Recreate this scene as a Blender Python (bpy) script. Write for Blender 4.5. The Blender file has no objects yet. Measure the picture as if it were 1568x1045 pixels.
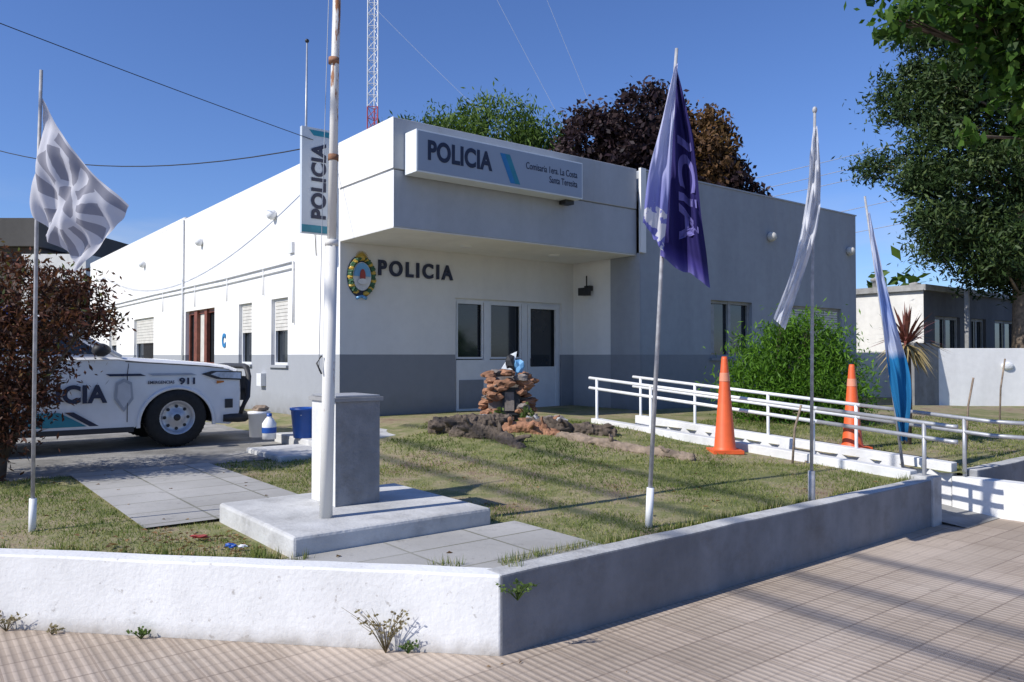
import bpy, bmesh, math, random
import numpy as np
from mathutils import Vector, Matrix, noise as mnoise
random.seed(7); rng=np.random.default_rng(7)
sc=bpy.context.scene
ANG=math.radians(38.1); CU,SU=math.cos(ANG),math.sin(ANG)
CX,CY=-2.84,12.8
def L(a,b,z=0.0): return (CX+a*CU-b*SU, CY+a*SU+b*CU, z)
def Wd(x,y,z=0.0): return (x,y,z)
def toL(x,y):
    dx,dy=x-CX,y-CY
    return dx*CU+dy*SU, -dx*SU+dy*CU
# ---------------------------------------------------------------- materials
class NT:
    def __init__(s,name):
        s.m=bpy.data.materials.new(name); s.m.use_nodes=True
        s.t=s.m.node_tree; s.b=s.t.nodes['Principled BSDF']
    def n(s,typ,ins=None,**kw):
        nd=s.t.nodes.new(typ)
        for k,v in kw.items(): setattr(nd,k,v)
        for k,v in (ins or {}).items(): s.set(nd.inputs[k],v)
        return nd
    def set(s,inp,v):
        if isinstance(v,bpy.types.NodeSocket): s.t.links.new(v,inp)
        elif isinstance(v,bpy.types.Node): s.t.links.new(v.outputs[0],inp)
        else: inp.default_value=v
    def M(s,op,a,b=0.0,c=None):
        i={0:a,1:b}
        if c is not None: i[2]=c
        return s.n('ShaderNodeMath',i,operation=op).outputs[0]
    def pos(s): return s.n('ShaderNodeNewGeometry').outputs['Position']
    def noise(s,scale,detail=4,vec=None,rough=.55):
        i={'Scale':scale,'Detail':detail,'Roughness':rough}
        i['Vector']=vec if vec is not None else s.pos()
        return s.n('ShaderNodeTexNoise',i).outputs['Fac']
    def ramp(s,fac,stops):
        r=s.n('ShaderNodeValToRGB',{'Fac':fac}); e=r.color_ramp.elements
        while len(e)<len(stops): e.new(.5)
        for el,(p,c) in zip(e,stops): el.position=p; el.color=(*c,1) if len(c)==3 else c
        return r.outputs[0]
    def mix(s,f,a,b,mode='MIX'):
        nd=s.n('ShaderNodeMix',data_type='RGBA',blend_type=mode)
        s.set(nd.inputs[0],f)
        for k,v in ((6,a),(7,b)):
            if isinstance(v,tuple) and len(v)==3: v=(*v,1)
            s.set(nd.inputs[k],v)
        return nd.outputs[2]
    def mapv(s,scale=(1,1,1),rot=(0,0,0),loc=(0,0,0)):
        return s.n('ShaderNodeMapping',{'Vector':s.pos(),'Scale':scale,'Rotation':rot,'Location':loc}).outputs[0]
    def bump(s,h,strength=.3,dist=.01):
        b=s.n('ShaderNodeBump',{'Height':h,'Strength':strength,'Distance':dist}); s.set(s.b.inputs['Normal'],b.outputs[0])
    def col(s,c): s.set(s.b.inputs['Base Color'],c if not isinstance(c,tuple) or len(c)==4 else (*c,1))
    def rough(s,v): s.set(s.b.inputs['Roughness'],v)
def sc3(c,k): return tuple(min(1,x*k) for x in c)
def mat(name,c,rough=.7,scale=6,amt=.15,bump=.0,bscale=60,metal=0.0,spec=None):
    t=NT(name); n=t.noise(scale,5)
    t.col(t.ramp(n,[(.3,sc3(c,1-amt)),(.7,sc3(c,1+amt*.6))])); t.rough(rough)
    t.b.inputs['Metallic'].default_value=metal
    if spec is not None: t.b.inputs['Specular IOR Level'].default_value=spec
    if bump: t.bump(t.noise(bscale,3),bump,.01)
    return t.m
def stucco(name,c,low=None,zl=1.62,dirt=.12,bump=.25,foot=None,stain=0,streak=0):
    t=NT(name)
    n1=t.noise(1.0,5,t.mapv((1.6,1.6,.35))); n2=t.noise(7,4)
    col=t.mix(1.0,c,t.ramp(n1,[(.35,(1-dirt,)*3),(.62,(1,1,1))]),'MULTIPLY')
    if low or foot or streak:
        z=t.n('ShaderNodeSeparateXYZ',{0:t.pos()}).outputs[2]
    if low:
        f=t.M('LESS_THAN',z,zl); col=t.mix(f,col,low)
        zz=t.M('SUBTRACT',z,t.M('MULTIPLY',t.M('SUBTRACT',t.noise(4,5),.5),.5))
        g=t.ramp(zz,[(.42,(.62,.58,.52)),(.62,(.85,.84,.82)),(.95,(1,1,1))])
        col=t.mix(1.0,col,g,'MULTIPLY')
    if streak:
        sn=t.noise(1.0,6,t.mapv((5,5,.22)),.65); top=t.n('ShaderNodeMapRange',{0:z,1:3.4,2:5.0,3:.0,4:1.0}).outputs[0]
        f=t.M('MULTIPLY',t.ramp(sn,[(.54,(0,0,0)),(.72,(1,1,1))]),t.M('MULTIPLY',top,streak)); col=t.mix(f,col,(.35,.33,.30))
    if foot:
        zz=t.M('SUBTRACT',z,t.M('MULTIPLY',t.M('SUBTRACT',t.noise(6,5),.5),.16))
        f=t.ramp(zz,[(.0,(.65,.65,.65)),(.05,(.25,.25,.25)),(.10,(0,0,0))]); col=t.mix(f,col,(.26,.22,.17))
        sp=t.ramp(t.noise(22,5),[(.64,(0,0,0)),(.72,(.6,.6,.6))]); col=t.mix(sp,col,(.33,.30,.27))
    if stain:
        sp=t.ramp(t.noise(3.2,7,None,.7),[(.52,(0,0,0)),(.68,(stain,)*3)]); col=t.mix(sp,col,(.16,.15,.14))
    col=t.mix(1.0,col,t.ramp(n2,[(.3,(1-dirt*.5,)*3),(.6,(1,1,1))]),'MULTIPLY')
    t.col(col); t.rough(.85); t.b.inputs['Specular IOR Level'].default_value=.2
    h=t.M('ADD',t.noise(35,4),t.M('MULTIPLY',t.noise(3,3),1.5)); t.bump(h,bump,.012)
    return t.m
def leafmat(name,stops,trans=.35,rough=.55):
    t=NT(name); a=t.n('ShaderNodeAttribute',attribute_name='rnd').outputs['Fac']
    c=t.ramp(a,stops); t.col(c); t.rough(rough); t.b.inputs['Specular IOR Level'].default_value=.25
    tr=t.n('ShaderNodeBsdfTranslucent',{'Color':t.mix(1.0,c,(1.0,1.15,.6),'MULTIPLY')})
    ms=t.n('ShaderNodeMixShader',{0:trans,1:t.b.outputs[0],2:tr.outputs[0]})
    t.t.links.new(ms.outputs[0],t.t.nodes['Material Output'].inputs[0]); return t.m
M_wall=stucco('wall_paint',(.84,.83,.81),(.34,.355,.38),dirt=.07,streak=.35)
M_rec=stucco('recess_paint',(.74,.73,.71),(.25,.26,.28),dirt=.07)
M_fasc=stucco('fascia_paint',(.43,.45,.48),dirt=.10,streak=.35)
M_wing=stucco('wing_paint',(.35,.37,.40),(.24,.255,.28),dirt=.12,streak=.4)
M_roof=mat('roof_membrane',(.45,.43,.41))
M_white=mat('white_paint',(.78,.79,.80),.45,4,.06)
M_glass=mat('dark_glass',(.02,.025,.03),.06,2,.2,spec=.8)
M_blind=mat('blind',(.62,.60,.55),.6)
M_alu=mat('aluminium_frame',(.70,.71,.72),.4,5,.06)
M_wood=mat('varnished_wood',(.20,.06,.035),.45,9,.4)
M_dark=mat('black_metal',(.02,.02,.022),.5)
M_rub=mat('rubber',(.018,.018,.018),.85,20,.3)
M_navy=mat('navy_letter',(.012,.018,.05),.5)
M_teal=mat('teal_stripe',(.02,.22,.30),.45)
M_blue=mat('blue_stripe',(.02,.20,.45),.45)
M_signgrey=mat('sign_panel',(.31,.36,.44),.45,2,.05)
M_signwhite=mat('sign_white',(.75,.79,.80),.45,2,.05)
M_signw2=mat('sign_face',(.52,.57,.62),.45,2,.05)
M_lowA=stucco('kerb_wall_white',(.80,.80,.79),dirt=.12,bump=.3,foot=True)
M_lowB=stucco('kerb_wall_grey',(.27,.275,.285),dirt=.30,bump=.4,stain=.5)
M_cap=stucco('kerb_wall_cap',(.56,.56,.55),dirt=.3,bump=.5,stain=.4)
M_conc=stucco('concrete',(.40,.40,.40),dirt=.35,bump=.5,stain=.5)
M_conclt=stucco('painted_concrete',(.60,.60,.59),dirt=.25,bump=.4,stain=.35)
M_pedshade=stucco('pedestal_shaded',(.38,.39,.41),dirt=.45,bump=.8,stain=.5)  # pedestal faces away from the sun, shade put into the grey
M_pave=stucco('paving_concrete',(.36,.355,.34),dirt=.4,bump=.5)
M_orange=mat('cone_orange',(.75,.12,.03),.5,8,.12)
M_oband=mat('cone_band',(.75,.30,.18),.4,8,.12)
M_galv=mat('galvanised',(.42,.43,.45),.45,15,.15,metal=.4)
M_bark=mat('bark',(.11,.085,.065),.95,12,.5,1.0,25)
M_barklt=mat('bark_pale',(.26,.20,.15),.95,9,.5,1.0,25)
M_rock=mat('monument_stone',(.30,.15,.085),.9,7,.5,.8,25)
M_rock2=mat('grey_stone',(.22,.19,.17),.9,7,.5,.8,25)
M_wire=mat('cable_black',(.015,.015,.015),.7)
M_wirelt=mat('steel_wire',(.35,.38,.42),.6)
def rustpole():
    t=NT('rusty_white_pole'); n=t.noise(3.2,6,t.mapv((9,9,1.6)),.65)
    z=t.n('ShaderNodeSeparateXYZ',{0:t.pos()}).outputs[2]
    zz=t.n('ShaderNodeMapRange',{0:z,1:1.8,2:4.2,3:-.05,4:.15}).outputs[0]
    f=t.ramp(t.M('ADD',n,zz),[(.62,(0,0,0)),(.68,(1,1,1))])
    t.col(t.mix(f,(.68,.67,.63),(.30,.12,.04))); t.rough(.6); t.bump(n,.3,.004); return t.m
M_pole=rustpole()
M_polegrey=mat('pole_steel',(.38,.38,.39),.5,20,.3)
# ---------------------------------------------------------------- mesh builder
class MB:
    def __init__(s): s.V=[];s.F=[];s.MI=[];s.SM=[];s.R=[];s.mats=[];s.nv=0
    def mi(s,m):
        if m not in s.mats: s.mats.append(m)
        return s.mats.index(m)
    def add(s,v,f,m,smooth=False,rnd=.5):
        o=s.nv; k=s.mi(m); v=[tuple(p) for p in v]
        s.V+=v; s.nv+=len(v); s.F+=[tuple(i+o for i in q) for q in f]
        s.MI+=[k]*len(f); s.SM+=[smooth]*len(f)
        s.R+= list(rnd) if hasattr(rnd,'__len__') else [rnd]*len(v)
    def box(s,a0,a1,b0,b1,z0,z1,m,fn=L):
        v=[fn(a,b,z) for z in (z0,z1) for a,b in ((a0,b0),(a1,b0),(a1,b1),(a0,b1))]
        s.add(v,[(3,2,1,0),(4,5,6,7),(0,1,5,4),(1,2,6,5),(2,3,7,6),(3,0,4,7)],m)
    def tube(s,pts,rad,m,n=8,caps=True,smooth=True):
        P=[Vector(p) for p in pts]
        if not hasattr(rad,'__len__'): rad=[rad]*len(P)
        v=[];f=[]
        for i,p in enumerate(P):
            d=(P[min(i+1,len(P)-1)]-P[max(i-1,0)]).normalized()
            up=Vector((0,0,1)) if abs(d.z)<.95 else Vector((1,0,0))
            x=d.cross(up).normalized(); y=d.cross(x)
            for k in range(n):
                t=2*math.pi*k/n; v.append(p+(x*math.cos(t)+y*math.sin(t))*rad[i])
        for i in range(len(P)-1):
            for k in range(n):
                f.append((i*n+k,i*n+(k+1)%n,(i+1)*n+(k+1)%n,(i+1)*n+k))
        if caps: f+=[tuple(range(n))[::-1],tuple(range((len(P)-1)*n,len(P)*n))]
        s.add(v,f,m,smooth)
    def lathe(s,prof,m,origin,axis=(0,0,1),n=24,smooth=True):
        ax=Vector(axis).normalized(); up=Vector((0,0,1)) if abs(ax.z)<.9 else Vector((1,0,0))
        x=ax.cross(up).normalized(); y=ax.cross(x); o=Vector(origin); v=[];f=[]
        for r,h in prof:
            for k in range(n):
                t=2*math.pi*k/n; v.append(o+ax*h+(x*math.cos(t)+y*math.sin(t))*r)
        for i in range(len(prof)-1):
            for k in range(n): f.append((i*n+k,i*n+(k+1)%n,(i+1)*n+(k+1)%n,(i+1)*n+k))
        s.add(v,f,m,smooth)
    def rock(s,c,size,m,amp=.22,rot=None,smooth=False):
        q=Matrix.Rotation(random.uniform(0,6.28),3,Vector((random.random(),random.random(),random.random()+.1)).normalized()) if rot is None else rot
        off=Vector((random.uniform(0,99),)*3); v=[]
        for p in ICO_V:
            d=1+amp*mnoise.noise(p*1.6+off)*2
            pp=q@Vector(p)*d
            v.append((c[0]+pp.x*size[0],c[1]+pp.y*size[1],c[2]+pp.z*size[2]))
        s.add(v,ICO_F,m,smooth)
    def leaves(s,blobs,n,size,m,clump=.22,nc=26,shell=.55,aspect=.55,tint=0.0,droop=0):
        vol=np.array([b[1][0]*b[1][1]*b[1][2] for b in blobs])**.7; w=vol/vol.sum()
        for (c,r),ww in zip(blobs,w):
            k=int(n*ww); 
            if k<4: continue
            kc=max(4,nc); d=rng.normal(size=(kc,3)); d/=np.linalg.norm(d,axis=1)[:,None]
            rad=shell+(1-shell)*rng.random(kc)**.6
            cc=d*rad[:,None]; ctone=rng.random(kc)
            idx=rng.integers(0,kc,k); p=cc[idx]+rng.normal(size=(k,3))*clump*(.6+.8*ctone[idx][:,None])
            p=p*np.array(r)+np.array(c)
            nn=rng.normal(size=(k,3)); nn/=np.linalg.norm(nn,axis=1)[:,None]
            t=np.cross(nn,rng.normal(size=(k,3))); t[:,2]-=droop; t/=np.linalg.norm(t,axis=1)[:,None]
            b=np.cross(nn,t); sz=size*(.6+.8*rng.random(k))[:,None]
            V=np.stack([p-t*sz,p+b*sz*aspect,p+t*sz,p-b*sz*aspect],1).reshape(-1,3)
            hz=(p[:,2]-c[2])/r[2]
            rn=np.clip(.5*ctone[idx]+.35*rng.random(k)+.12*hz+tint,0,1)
            o=s.nv; s.V+=V.tolist(); s.nv+=4*k
            s.F+=[(o+4*i,o+4*i+1,o+4*i+2,o+4*i+3) for i in range(k)]
            s.MI+=[s.mi(m)]*k; s.SM+=[False]*k; s.R+=np.repeat(rn,4).tolist()
    def make(s,name,parent=None,bevel=0,fix=False):
        me=bpy.data.meshes.new(name); me.from_pydata(s.V,[],s.F)
        for m in s.mats: me.materials.append(m)
        me.polygons.foreach_set('material_index',s.MI); me.polygons.foreach_set('use_smooth',s.SM)
        at=me.attributes.new('rnd','FLOAT','POINT'); at.data.foreach_set('value',s.R)
        if fix:
            bm=bmesh.new(); bm.from_mesh(me); bmesh.ops.recalc_face_normals(bm,faces=bm.faces); bm.to_mesh(me); bm.free()
        me.update(); ob=bpy.data.objects.new(name,me); sc.collection.objects.link(ob)
        if parent: par(ob,parent)
        if bevel:
            b=ob.modifiers.new('b','BEVEL'); b.width=bevel; b.segments=2; b.limit_method='ANGLE'
        return ob
def par(ob,p):
    ob.parent=p; ob.matrix_parent_inverse=Matrix.Translation(p.location).inverted()
def empty(name,loc):
    e=bpy.data.objects.new(name,None); e.location=loc; e.empty_display_size=.3; sc.collection.objects.link(e); return e
_bm=bmesh.new(); bmesh.ops.create_icosphere(_bm,subdivisions=2,radius=1); ICO_V=[v.co.copy() for v in _bm.verts]; ICO_F=[tuple(v.index for v in f.verts) for f in _bm.faces]; _bm.free()
def text(name,body,w,h,origin,xd,ud,m,parent,depth=.01,bold=.0,spacing=1.0,lines=1,fmap=None,sub=0):
    cu=bpy.data.curves.new(name,'FONT'); cu.body=body; cu.size=1; cu.offset=bold; cu.extrude=.05; cu.space_character=spacing
    if lines>1: cu.align_x='RIGHT'
    o=bpy.data.objects.new(name,cu); sc.collection.objects.link(o); dg=bpy.context.evaluated_depsgraph_get(); dg.update()
    me=bpy.data.meshes.new_from_object(o.evaluated_get(dg)); bpy.data.objects.remove(o)
    if sub:
        bm=bmesh.new(); bm.from_mesh(me); bmesh.ops.triangulate(bm,faces=bm.faces[:])
        bmesh.ops.subdivide_edges(bm,edges=bm.edges[:],cuts=sub,use_grid_fill=True); bm.to_mesh(me); bm.free()
    co=np.array([v.co[:] for v in me.vertices]); mn=co.min(0); mx=co.max(0)
    xd=Vector(xd).normalized(); ud=Vector(ud).normalized(); nd=xd.cross(ud); og=Vector(origin)
    for v in me.vertices:
        x=(v.co.x-mn[0])/(mx[0]-mn[0]); y=(v.co.y-mn[1])/(mx[1]-mn[1]); z=(v.co.z-mn[2])/(mx[2]-mn[2])
        v.co = fmap(x,y,z) if fmap else og+xd*x*w+ud*y*h+nd*z*depth
    me.materials.clear(); me.materials.append(m); me.update()
    ob=bpy.data.objects.new(name,me); sc.collection.objects.link(ob); par(ob,parent); return ob
U=Vector((CU,SU,0)); Vv=Vector((-SU,CU,0)); Z=Vector((0,0,1))
# ---------------------------------------------------------------- terrain
def sst(x,a,b):
    t=min(1,max(0,(x-a)/(b-a))); return t*t*(3-2*t)
def lawnz(x,y):
    a,b=toL(x,y)
    z=.40+.05*min(max(b+8.3,0),3.5)*sst(a,-2.2,1.0)
    z+=.13*math.exp(-(((x+.1)/1.7)**2+((y-10.6)/1.1)**2))
    z+=.012*mnoise.noise(Vector((x*1.3,y*1.3,0)))
    return z-(.03 if (a<0.2 and b>-3.0) else 0)
K0=Vector((-.06,4.16,0)); KD=Vector((-.99,.144,0)).normalized(); KN=Vector((KD.y,-KD.x,0))
if KN.y<0: KN=-KN
gm=NT('ground_dirt'); gm.col(gm.ramp(gm.noise(.3,6),[(.35,(.12,.13,.06)),(.65,(.22,.19,.12))])); gm.rough(.95)
mb=MB(); mb.add([(-600,-300,-.02),(600,-300,-.02),(600,900,-.02),(-600,900,-.02)],[(0,1,2,3)],gm.m); mb.make('ground')
def tiles(name,kx,ky,cols,jc,wj,rib=None,ribc=.8,rot=-ANG):
    t=NT(name); mp=t.mapv((1,1,1),(0,0,rot)); sp=t.n('ShaderNodeSeparateXYZ',{0:mp}); sx,sy=sp.outputs[0],sp.outputs[1]
    fr=lambda x,k:t.M('FRACT',t.M('MULTIPLY',x,1/k))
    jj=t.M('MAXIMUM',t.M('LESS_THAN',fr(sx,kx),wj/kx),t.M('LESS_THAN',fr(sy,ky),wj/ky))
    cell=t.n('ShaderNodeTexWhiteNoise',{'Vector':t.n('ShaderNodeVectorMath',{0:t.n('ShaderNodeVectorMath',{0:mp,1:(1/kx,1/ky,0)},operation='MULTIPLY').outputs[0]},operation='FLOOR').outputs[0]},noise_dimensions='2D').outputs[0]
    base=t.ramp(t.noise(.9,7),cols); base=t.mix(1.0,base,t.ramp(cell,[(0,(.84,.84,.83)),(1,(1,1,1))]),'MULTIPLY')
    h=t.M('MULTIPLY',t.noise(40,4),.8)
    if rib:
        r=t.M('SINE',t.M('MULTIPLY',sx,2*math.pi/rib)); base=t.mix(1.0,base,t.ramp(r,[(.0,(ribc,ribc*.98,ribc*.96)),(.5,(1,1,1))]),'MULTIPLY'); h=t.M('ADD',h,t.M('MULTIPLY',r,.5))
        j2=t.M('LESS_THAN',fr(sy,ky/3),.09); base=t.mix(t.M('MULTIPLY',j2,.35),base,jc); h=t.M('SUBTRACT',h,j2)
    base=t.mix(t.M('MULTIPLY',jj,.7),base,jc); base=t.mix(t.ramp(t.noise(14,5),[(.55,(0,0,0)),(.8,(.5,.5,.5))]),base,sc3(cols[0][1],.75))
    base=t.mix(t.ramp(t.noise(.55,5,t.mapv((1,1,1),loc=(7,3,0))),[(.5,(0,0,0)),(.7,(.5,.5,.5))]),base,sc3(cols[-1][1],1.1))
    base=t.mix(t.ramp(t.noise(5,6,t.mapv((1,1,1),loc=(2,9,0)),.7),[(.60,(0,0,0)),(.68,(.55,.55,.55))]),base,sc3(cols[0][1],.6))
    t.col(base); t.rough(.9); t.bump(t.M('SUBTRACT',h,jj),.6,.005); return t.m
M_side=tiles('sidewalk_tile',.40,.40,[(.3,(.40,.325,.26)),(.55,(.49,.405,.33)),(.75,(.55,.47,.395))],(.22,.17,.135),.011,.05,.76)
mb=MB(); mb.add([(-30,-12,0),(30,-12,0),(30,14,0),(-30,14,0)],[(0,1,2,3)],M_side); mb.make('sidewalk')
t=NT('lawn_soil'); n=t.M('ADD',t.M('MULTIPLY',t.noise(.8,6),.6),t.M('MULTIPLY',t.noise(6,5),.4))
t.col(t.ramp(n,[(.38,(.12,.14,.04)),(.48,(.20,.20,.08)),(.56,(.30,.25,.15)),(.66,(.22,.15,.10))])); t.rough(.95); t.bump(t.noise(50,4),.8,.02); M_lawn=t.m
bm=bmesh.new()
def grid(x0,x1,y0,y1,st):
    nx=int((x1-x0)/st)+1; ny=int((y1-y0)/st)+1
    vs=[[bm.verts.new((x0+(x1-x0)*i/(nx-1),y0+(y1-y0)*jj/(ny-1),0)) for i in range(nx)] for jj in range(ny)]
    for jj in range(ny-1):
        for i in range(nx-1): bm.faces.new((vs[jj][i],vs[jj][i+1],vs[jj+1][i+1],vs[jj+1][i]))
grid(-14,14,2,16,.2)
def bis(co,no): bmesh.ops.bisect_plane(bm,geom=bm.verts[:]+bm.edges[:]+bm.faces[:],plane_co=co,plane_no=no,clear_outer=True)
bis(Vector(L(0,-8.42)),-Vv); bis(K0+KN*.07,-KN)
for v in bm.verts: v.co.z=lawnz(v.co.x,v.co.y)
dele=[f for f in bm.faces if 2.12<toL(*f.calc_center_median()[:2])[0]<2.82 and toL(*f.calc_center_median()[:2])[1]<-4.0]
bmesh.ops.delete(bm,geom=dele,context='FACES')
me=bpy.data.meshes.new('lawn'); bm.to_mesh(me); bm.free(); me.materials.append(M_lawn)
for p in me.polygons: p.use_smooth=True
ob=bpy.data.objects.new('lawn',me); sc.collection.objects.link(ob)
mb=MB(); mb.add([(-90,15.98,.37),(-13.9,15.98,.37),(-13.9,4,.37),(-90,4,.37)],[(3,2,1,0)],M_lawn)
mb.add([(-90,15.97,.37),(90,15.97,.37),(90,80,.37),(-90,80,.37)],[(0,1,2,3)],M_lawn)
mb.add([(13.9,12.4,.37),(90,12.4,.37),(90,15.98,.37),(13.9,15.98,.37)],[(0,1,2,3)],M_lawn); mb.make('rear_lawn')
# ---------------------------------------------------------------- grass blades
def onhard(a,b,x,y):
    if -3.9<a<-2.35 and -7.48<b<-6.02: return True
    if a<0.0 and b>-3.0: return True
    if a>0.0 and b>-1.3 and a<2.2: return True
    if 1.95<a<3.02: return True
    if 2<a<5.3 and b>-4: return True
    if a>0 and b>-1.85: return True
    return False
M_grass=leafmat('grass_blade',[(0,(.065,.105,.018)),(.35,(.14,.19,.04)),(.62,(.25,.27,.075)),(.85,(.42,.37,.18)),(1,(.50,.43,.25))],.35)
V=[];R=[]
def tryblades(n,x0,x1,y0,y1,h0,h1,wd):
    xs=rng.uniform(x0,x1,n); ys=rng.uniform(y0,y1,n)
    for x,y in zip(xs,ys):
        a,b=toL(x,y)
        if b<-8.33 or (x-K0.x)*KN.x+(y-K0.y)*KN.y<.16: continue
        if onhard(a,b,x,y): continue
        nz=mnoise.noise(Vector((x*.9,y*.9,3)))+.6*mnoise.noise(Vector((x*3.1,y*3.1,9)))+.3*mnoise.noise(Vector((x*9,y*9,2)))
        worn=math.exp(-(((x+.2)/1.3)**2+((y-7.0)/.9)**2))
        nz-=.35*worn
        inpath=(-4.35<a<-3.0 and b>-6.1) or (-3.95<a<-2.15 and b<-7.4)
        if inpath and not ((a/.6)%1<.08 or (b/.45)%1<.10) and mnoise.noise(Vector((x*2.3,y*2.3,1)))<.22: continue
        if nz<-.22 and random.random()<min(.92,.35+(-nz-.22)*1.6): continue
        h=random.uniform(h0,h1)*(1+nz*.5)*(.6 if inpath else 1); th=random.uniform(0,6.283); le=random.uniform(.2,1.2)*h
        dx,dy=math.cos(th),math.sin(th); z=lawnz(x,y)-.003; ph=random.uniform(0,6.283)
        V.extend(((x-dx*wd,y-dy*wd,z),(x+dx*wd,y+dy*wd,z),(x+math.cos(ph)*le,y+math.sin(ph)*le,z+h)))
        r=min(1,max(0,.50-nz*.6+random.uniform(-.3,.3))); R.extend((r,r,r))
tryblades(125000,-6,6,4.2,8.2,.014,.034,.0035)
tryblades(65000,-6.5,9,8.0,13.5,.02,.045,.006)
for k in range(6000):
    if k<2500: c=K0+KD*random.uniform(-.1,6)+KN*random.uniform(.16,.24)
    elif k<5000: c=Vector(L(random.uniform(-3.2,2.0),-8.33+random.uniform(0,.07)))
    else:
        s=random.random(); c=Vector(L(-3.95-random.uniform(0,.06),-7.45+1.4*s)) if s<.5 else Vector(L(-2.3+random.uniform(-.04,.06),-7.5+1.5*random.random()))
    if onhard(*toL(c.x,c.y),c.x,c.y): continue
    if mnoise.noise(c*3)<-.15: continue
    x,y=c.x,c.y; h=random.uniform(.03,.085); th=random.uniform(0,6.283); dx,dy=math.cos(th)*.0035,math.sin(th)*.0035; z=lawnz(x,y)
    V.extend(((x-dx,y-dy,z),(x+dx,y+dy,z),(x+dy*8,y-dx*8,z+h))); r=random.random(); R.extend((r,r,r))
mb=MB(); mb.add(V,[(i,i+1,i+2) for i in range(0,len(V),3)],M_grass,rnd=R); mb.make('grass')
# ---------------------------------------------------------------- low walls
def seg_wall(name,p,q,th,inn,z0,z1,m,bev=.012,parent=None,cap=None):
    p=Vector(p);q=Vector(q); mb=MB(); n=max(2,int((q-p).length/.25)); vs=[]
    for i in range(n+1):
        c=p.lerp(q,i/n); jt=.008*mnoise.noise(c*2.1)
        for o,z in ((0,z0),(0,z1),(th,z1),(th,z0)):
            cc=c+inn*(o+.004*mnoise.noise(c*3+Vector((5,5,5)))); vs.append((cc.x,cc.y,z+(jt if z==z1 else 0)))
    f=[];g=[]
    for i in range(n):
        for k in range(4): (g if k==1 and cap else f).append((i*4+k,i*4+(k+1)%4,(i+1)*4+(k+1)%4,(i+1)*4+k))
    f+=[(3,2,1,0),(n*4,n*4+1,n*4+2,n*4+3)]
    mb.add(vs,f,m)
    if g:
        k=mb.mi(cap); mb.F+=g; mb.MI+=[k]*len(g); mb.SM+=[False]*len(g)
    return mb.make(name,parent,bevel=bev,fix=True)
cw=empty('garden_retaining_wall',(-.06,4.16,0))
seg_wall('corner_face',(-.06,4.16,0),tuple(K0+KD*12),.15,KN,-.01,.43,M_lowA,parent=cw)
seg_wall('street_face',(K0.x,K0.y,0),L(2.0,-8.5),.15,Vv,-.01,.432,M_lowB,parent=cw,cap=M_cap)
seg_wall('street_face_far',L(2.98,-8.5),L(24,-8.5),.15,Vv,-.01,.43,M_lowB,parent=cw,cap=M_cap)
# ramp
rp=empty('access_ramp',L(2.5,-6,0))
mb=MB(); v=[L(2.1,-8.75,.005),L(2.86,-8.75,.005),L(2.86,-3.9,.48),L(2.1,-3.9,.48)]
mb.add(v,[(0,1,2,3)],M_pave)
M_kw=stucco('ramp_kerb_white',(.76,.76,.75),dirt=.2,bump=.4)
for a0,a1 in ((1.96,2.1),(2.86,3.0)):
    vs=[L(a0,-8.3,-.01),L(a1,-8.3,-.01),L(a1,-3.9,-.01),L(a0,-3.9,-.01),L(a0,-8.3,.49),L(a1,-8.3,.49),L(a1,-3.9,.72),L(a0,-3.9,.72)]
    mb.add(vs,[(3,2,1,0),(4,5,6,7),(0,1,5,4),(1,2,6,5),(2,3,7,6),(3,0,4,7)],M_kw)
mb.box(1.94,2.12,-8.52,-8.31,-.01,.46,M_cap)
mb.box(2.84,3.02,-9.0,-8.31,-.01,.36,M_kw)
mb.box(2.84,3.02,-9.25,-9.003,-.01,.2,M_kw)
mb.make('ramp_body',rp,bevel=.008)
def rail(name,a,ext):
    e=empty(name,L(a,-6,.5)); mb=MB()
    zz=lambda b:.94+.0709*(b+8.65)
    for dz in (0,-.14):
        mb.tube([L(a,-7.3,zz(-7.3)+dz),L(a,-3.8,zz(-3.8)+dz)],.021,M_white,8)
        mb.tube([L(a,-8.65-ext,zz(-8.65)+dz),L(a,-8.65,zz(-8.65)+dz),L(a,-7.3,zz(-7.3)+dz)],.021,M_galv,8)
    for b in (-8.4,-7.25,-6.1,-4.95,-3.95):
        mb.tube([L(a,b,.3),L(a,b,zz(b))],.02,M_white if b>-7.5 else M_galv,8)
    mb.make('rail_tubes',e)
rail('ramp_handrail',2.03,.05); rail('ramp_handrail',2.93,.35)
M_flag=tiles('path_slab',.60,.45,[(.3,(.30,.29,.27)),(.55,(.38,.37,.35)),(.75,(.45,.44,.42))],(.10,.10,.05),.018,rot=-ANG)
M_drive=stucco('driveway_concrete',(.34,.33,.31),dirt=.45,bump=.6,stain=.4)
mb=MB(); mb.box(-14,-.02,-3.0,3.2,.2,.402,M_drive); mb.make('driveway')
bm=bmesh.new()
for pts in ([L(-4.35,-6.07,.42),L(-3.0,-6.07,.42),L(-3.0,-2.99,.42),L(-4.35,-2.99,.42)],[L(-4.0,-8.36,.418),L(-2.2,-8.36,.418),L(-2.2,-7.44,.418),L(-4.0,-7.44,.418)]):
    bm.faces.new([bm.verts.new(p) for p in pts])
bmesh.ops.bisect_plane(bm,geom=bm.verts[:]+bm.edges[:]+bm.faces[:],plane_co=K0+KN*.15,plane_no=-KN,clear_outer=True)
me=bpy.data.meshes.new('garden_path'); bm.to_mesh(me); bm.free(); me.materials.append(M_flag); sc.collection.objects.link(bpy.data.objects.new('garden_path',me))
mb=MB(); mb.box(-2.3,-.3,-3.3,-2.2,.35,.46,M_conclt); mb.box(-1.6,-.1,-2.6,-1.3,.40,.53,M_conclt); mb.make('entrance_step',bevel=.015)
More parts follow.
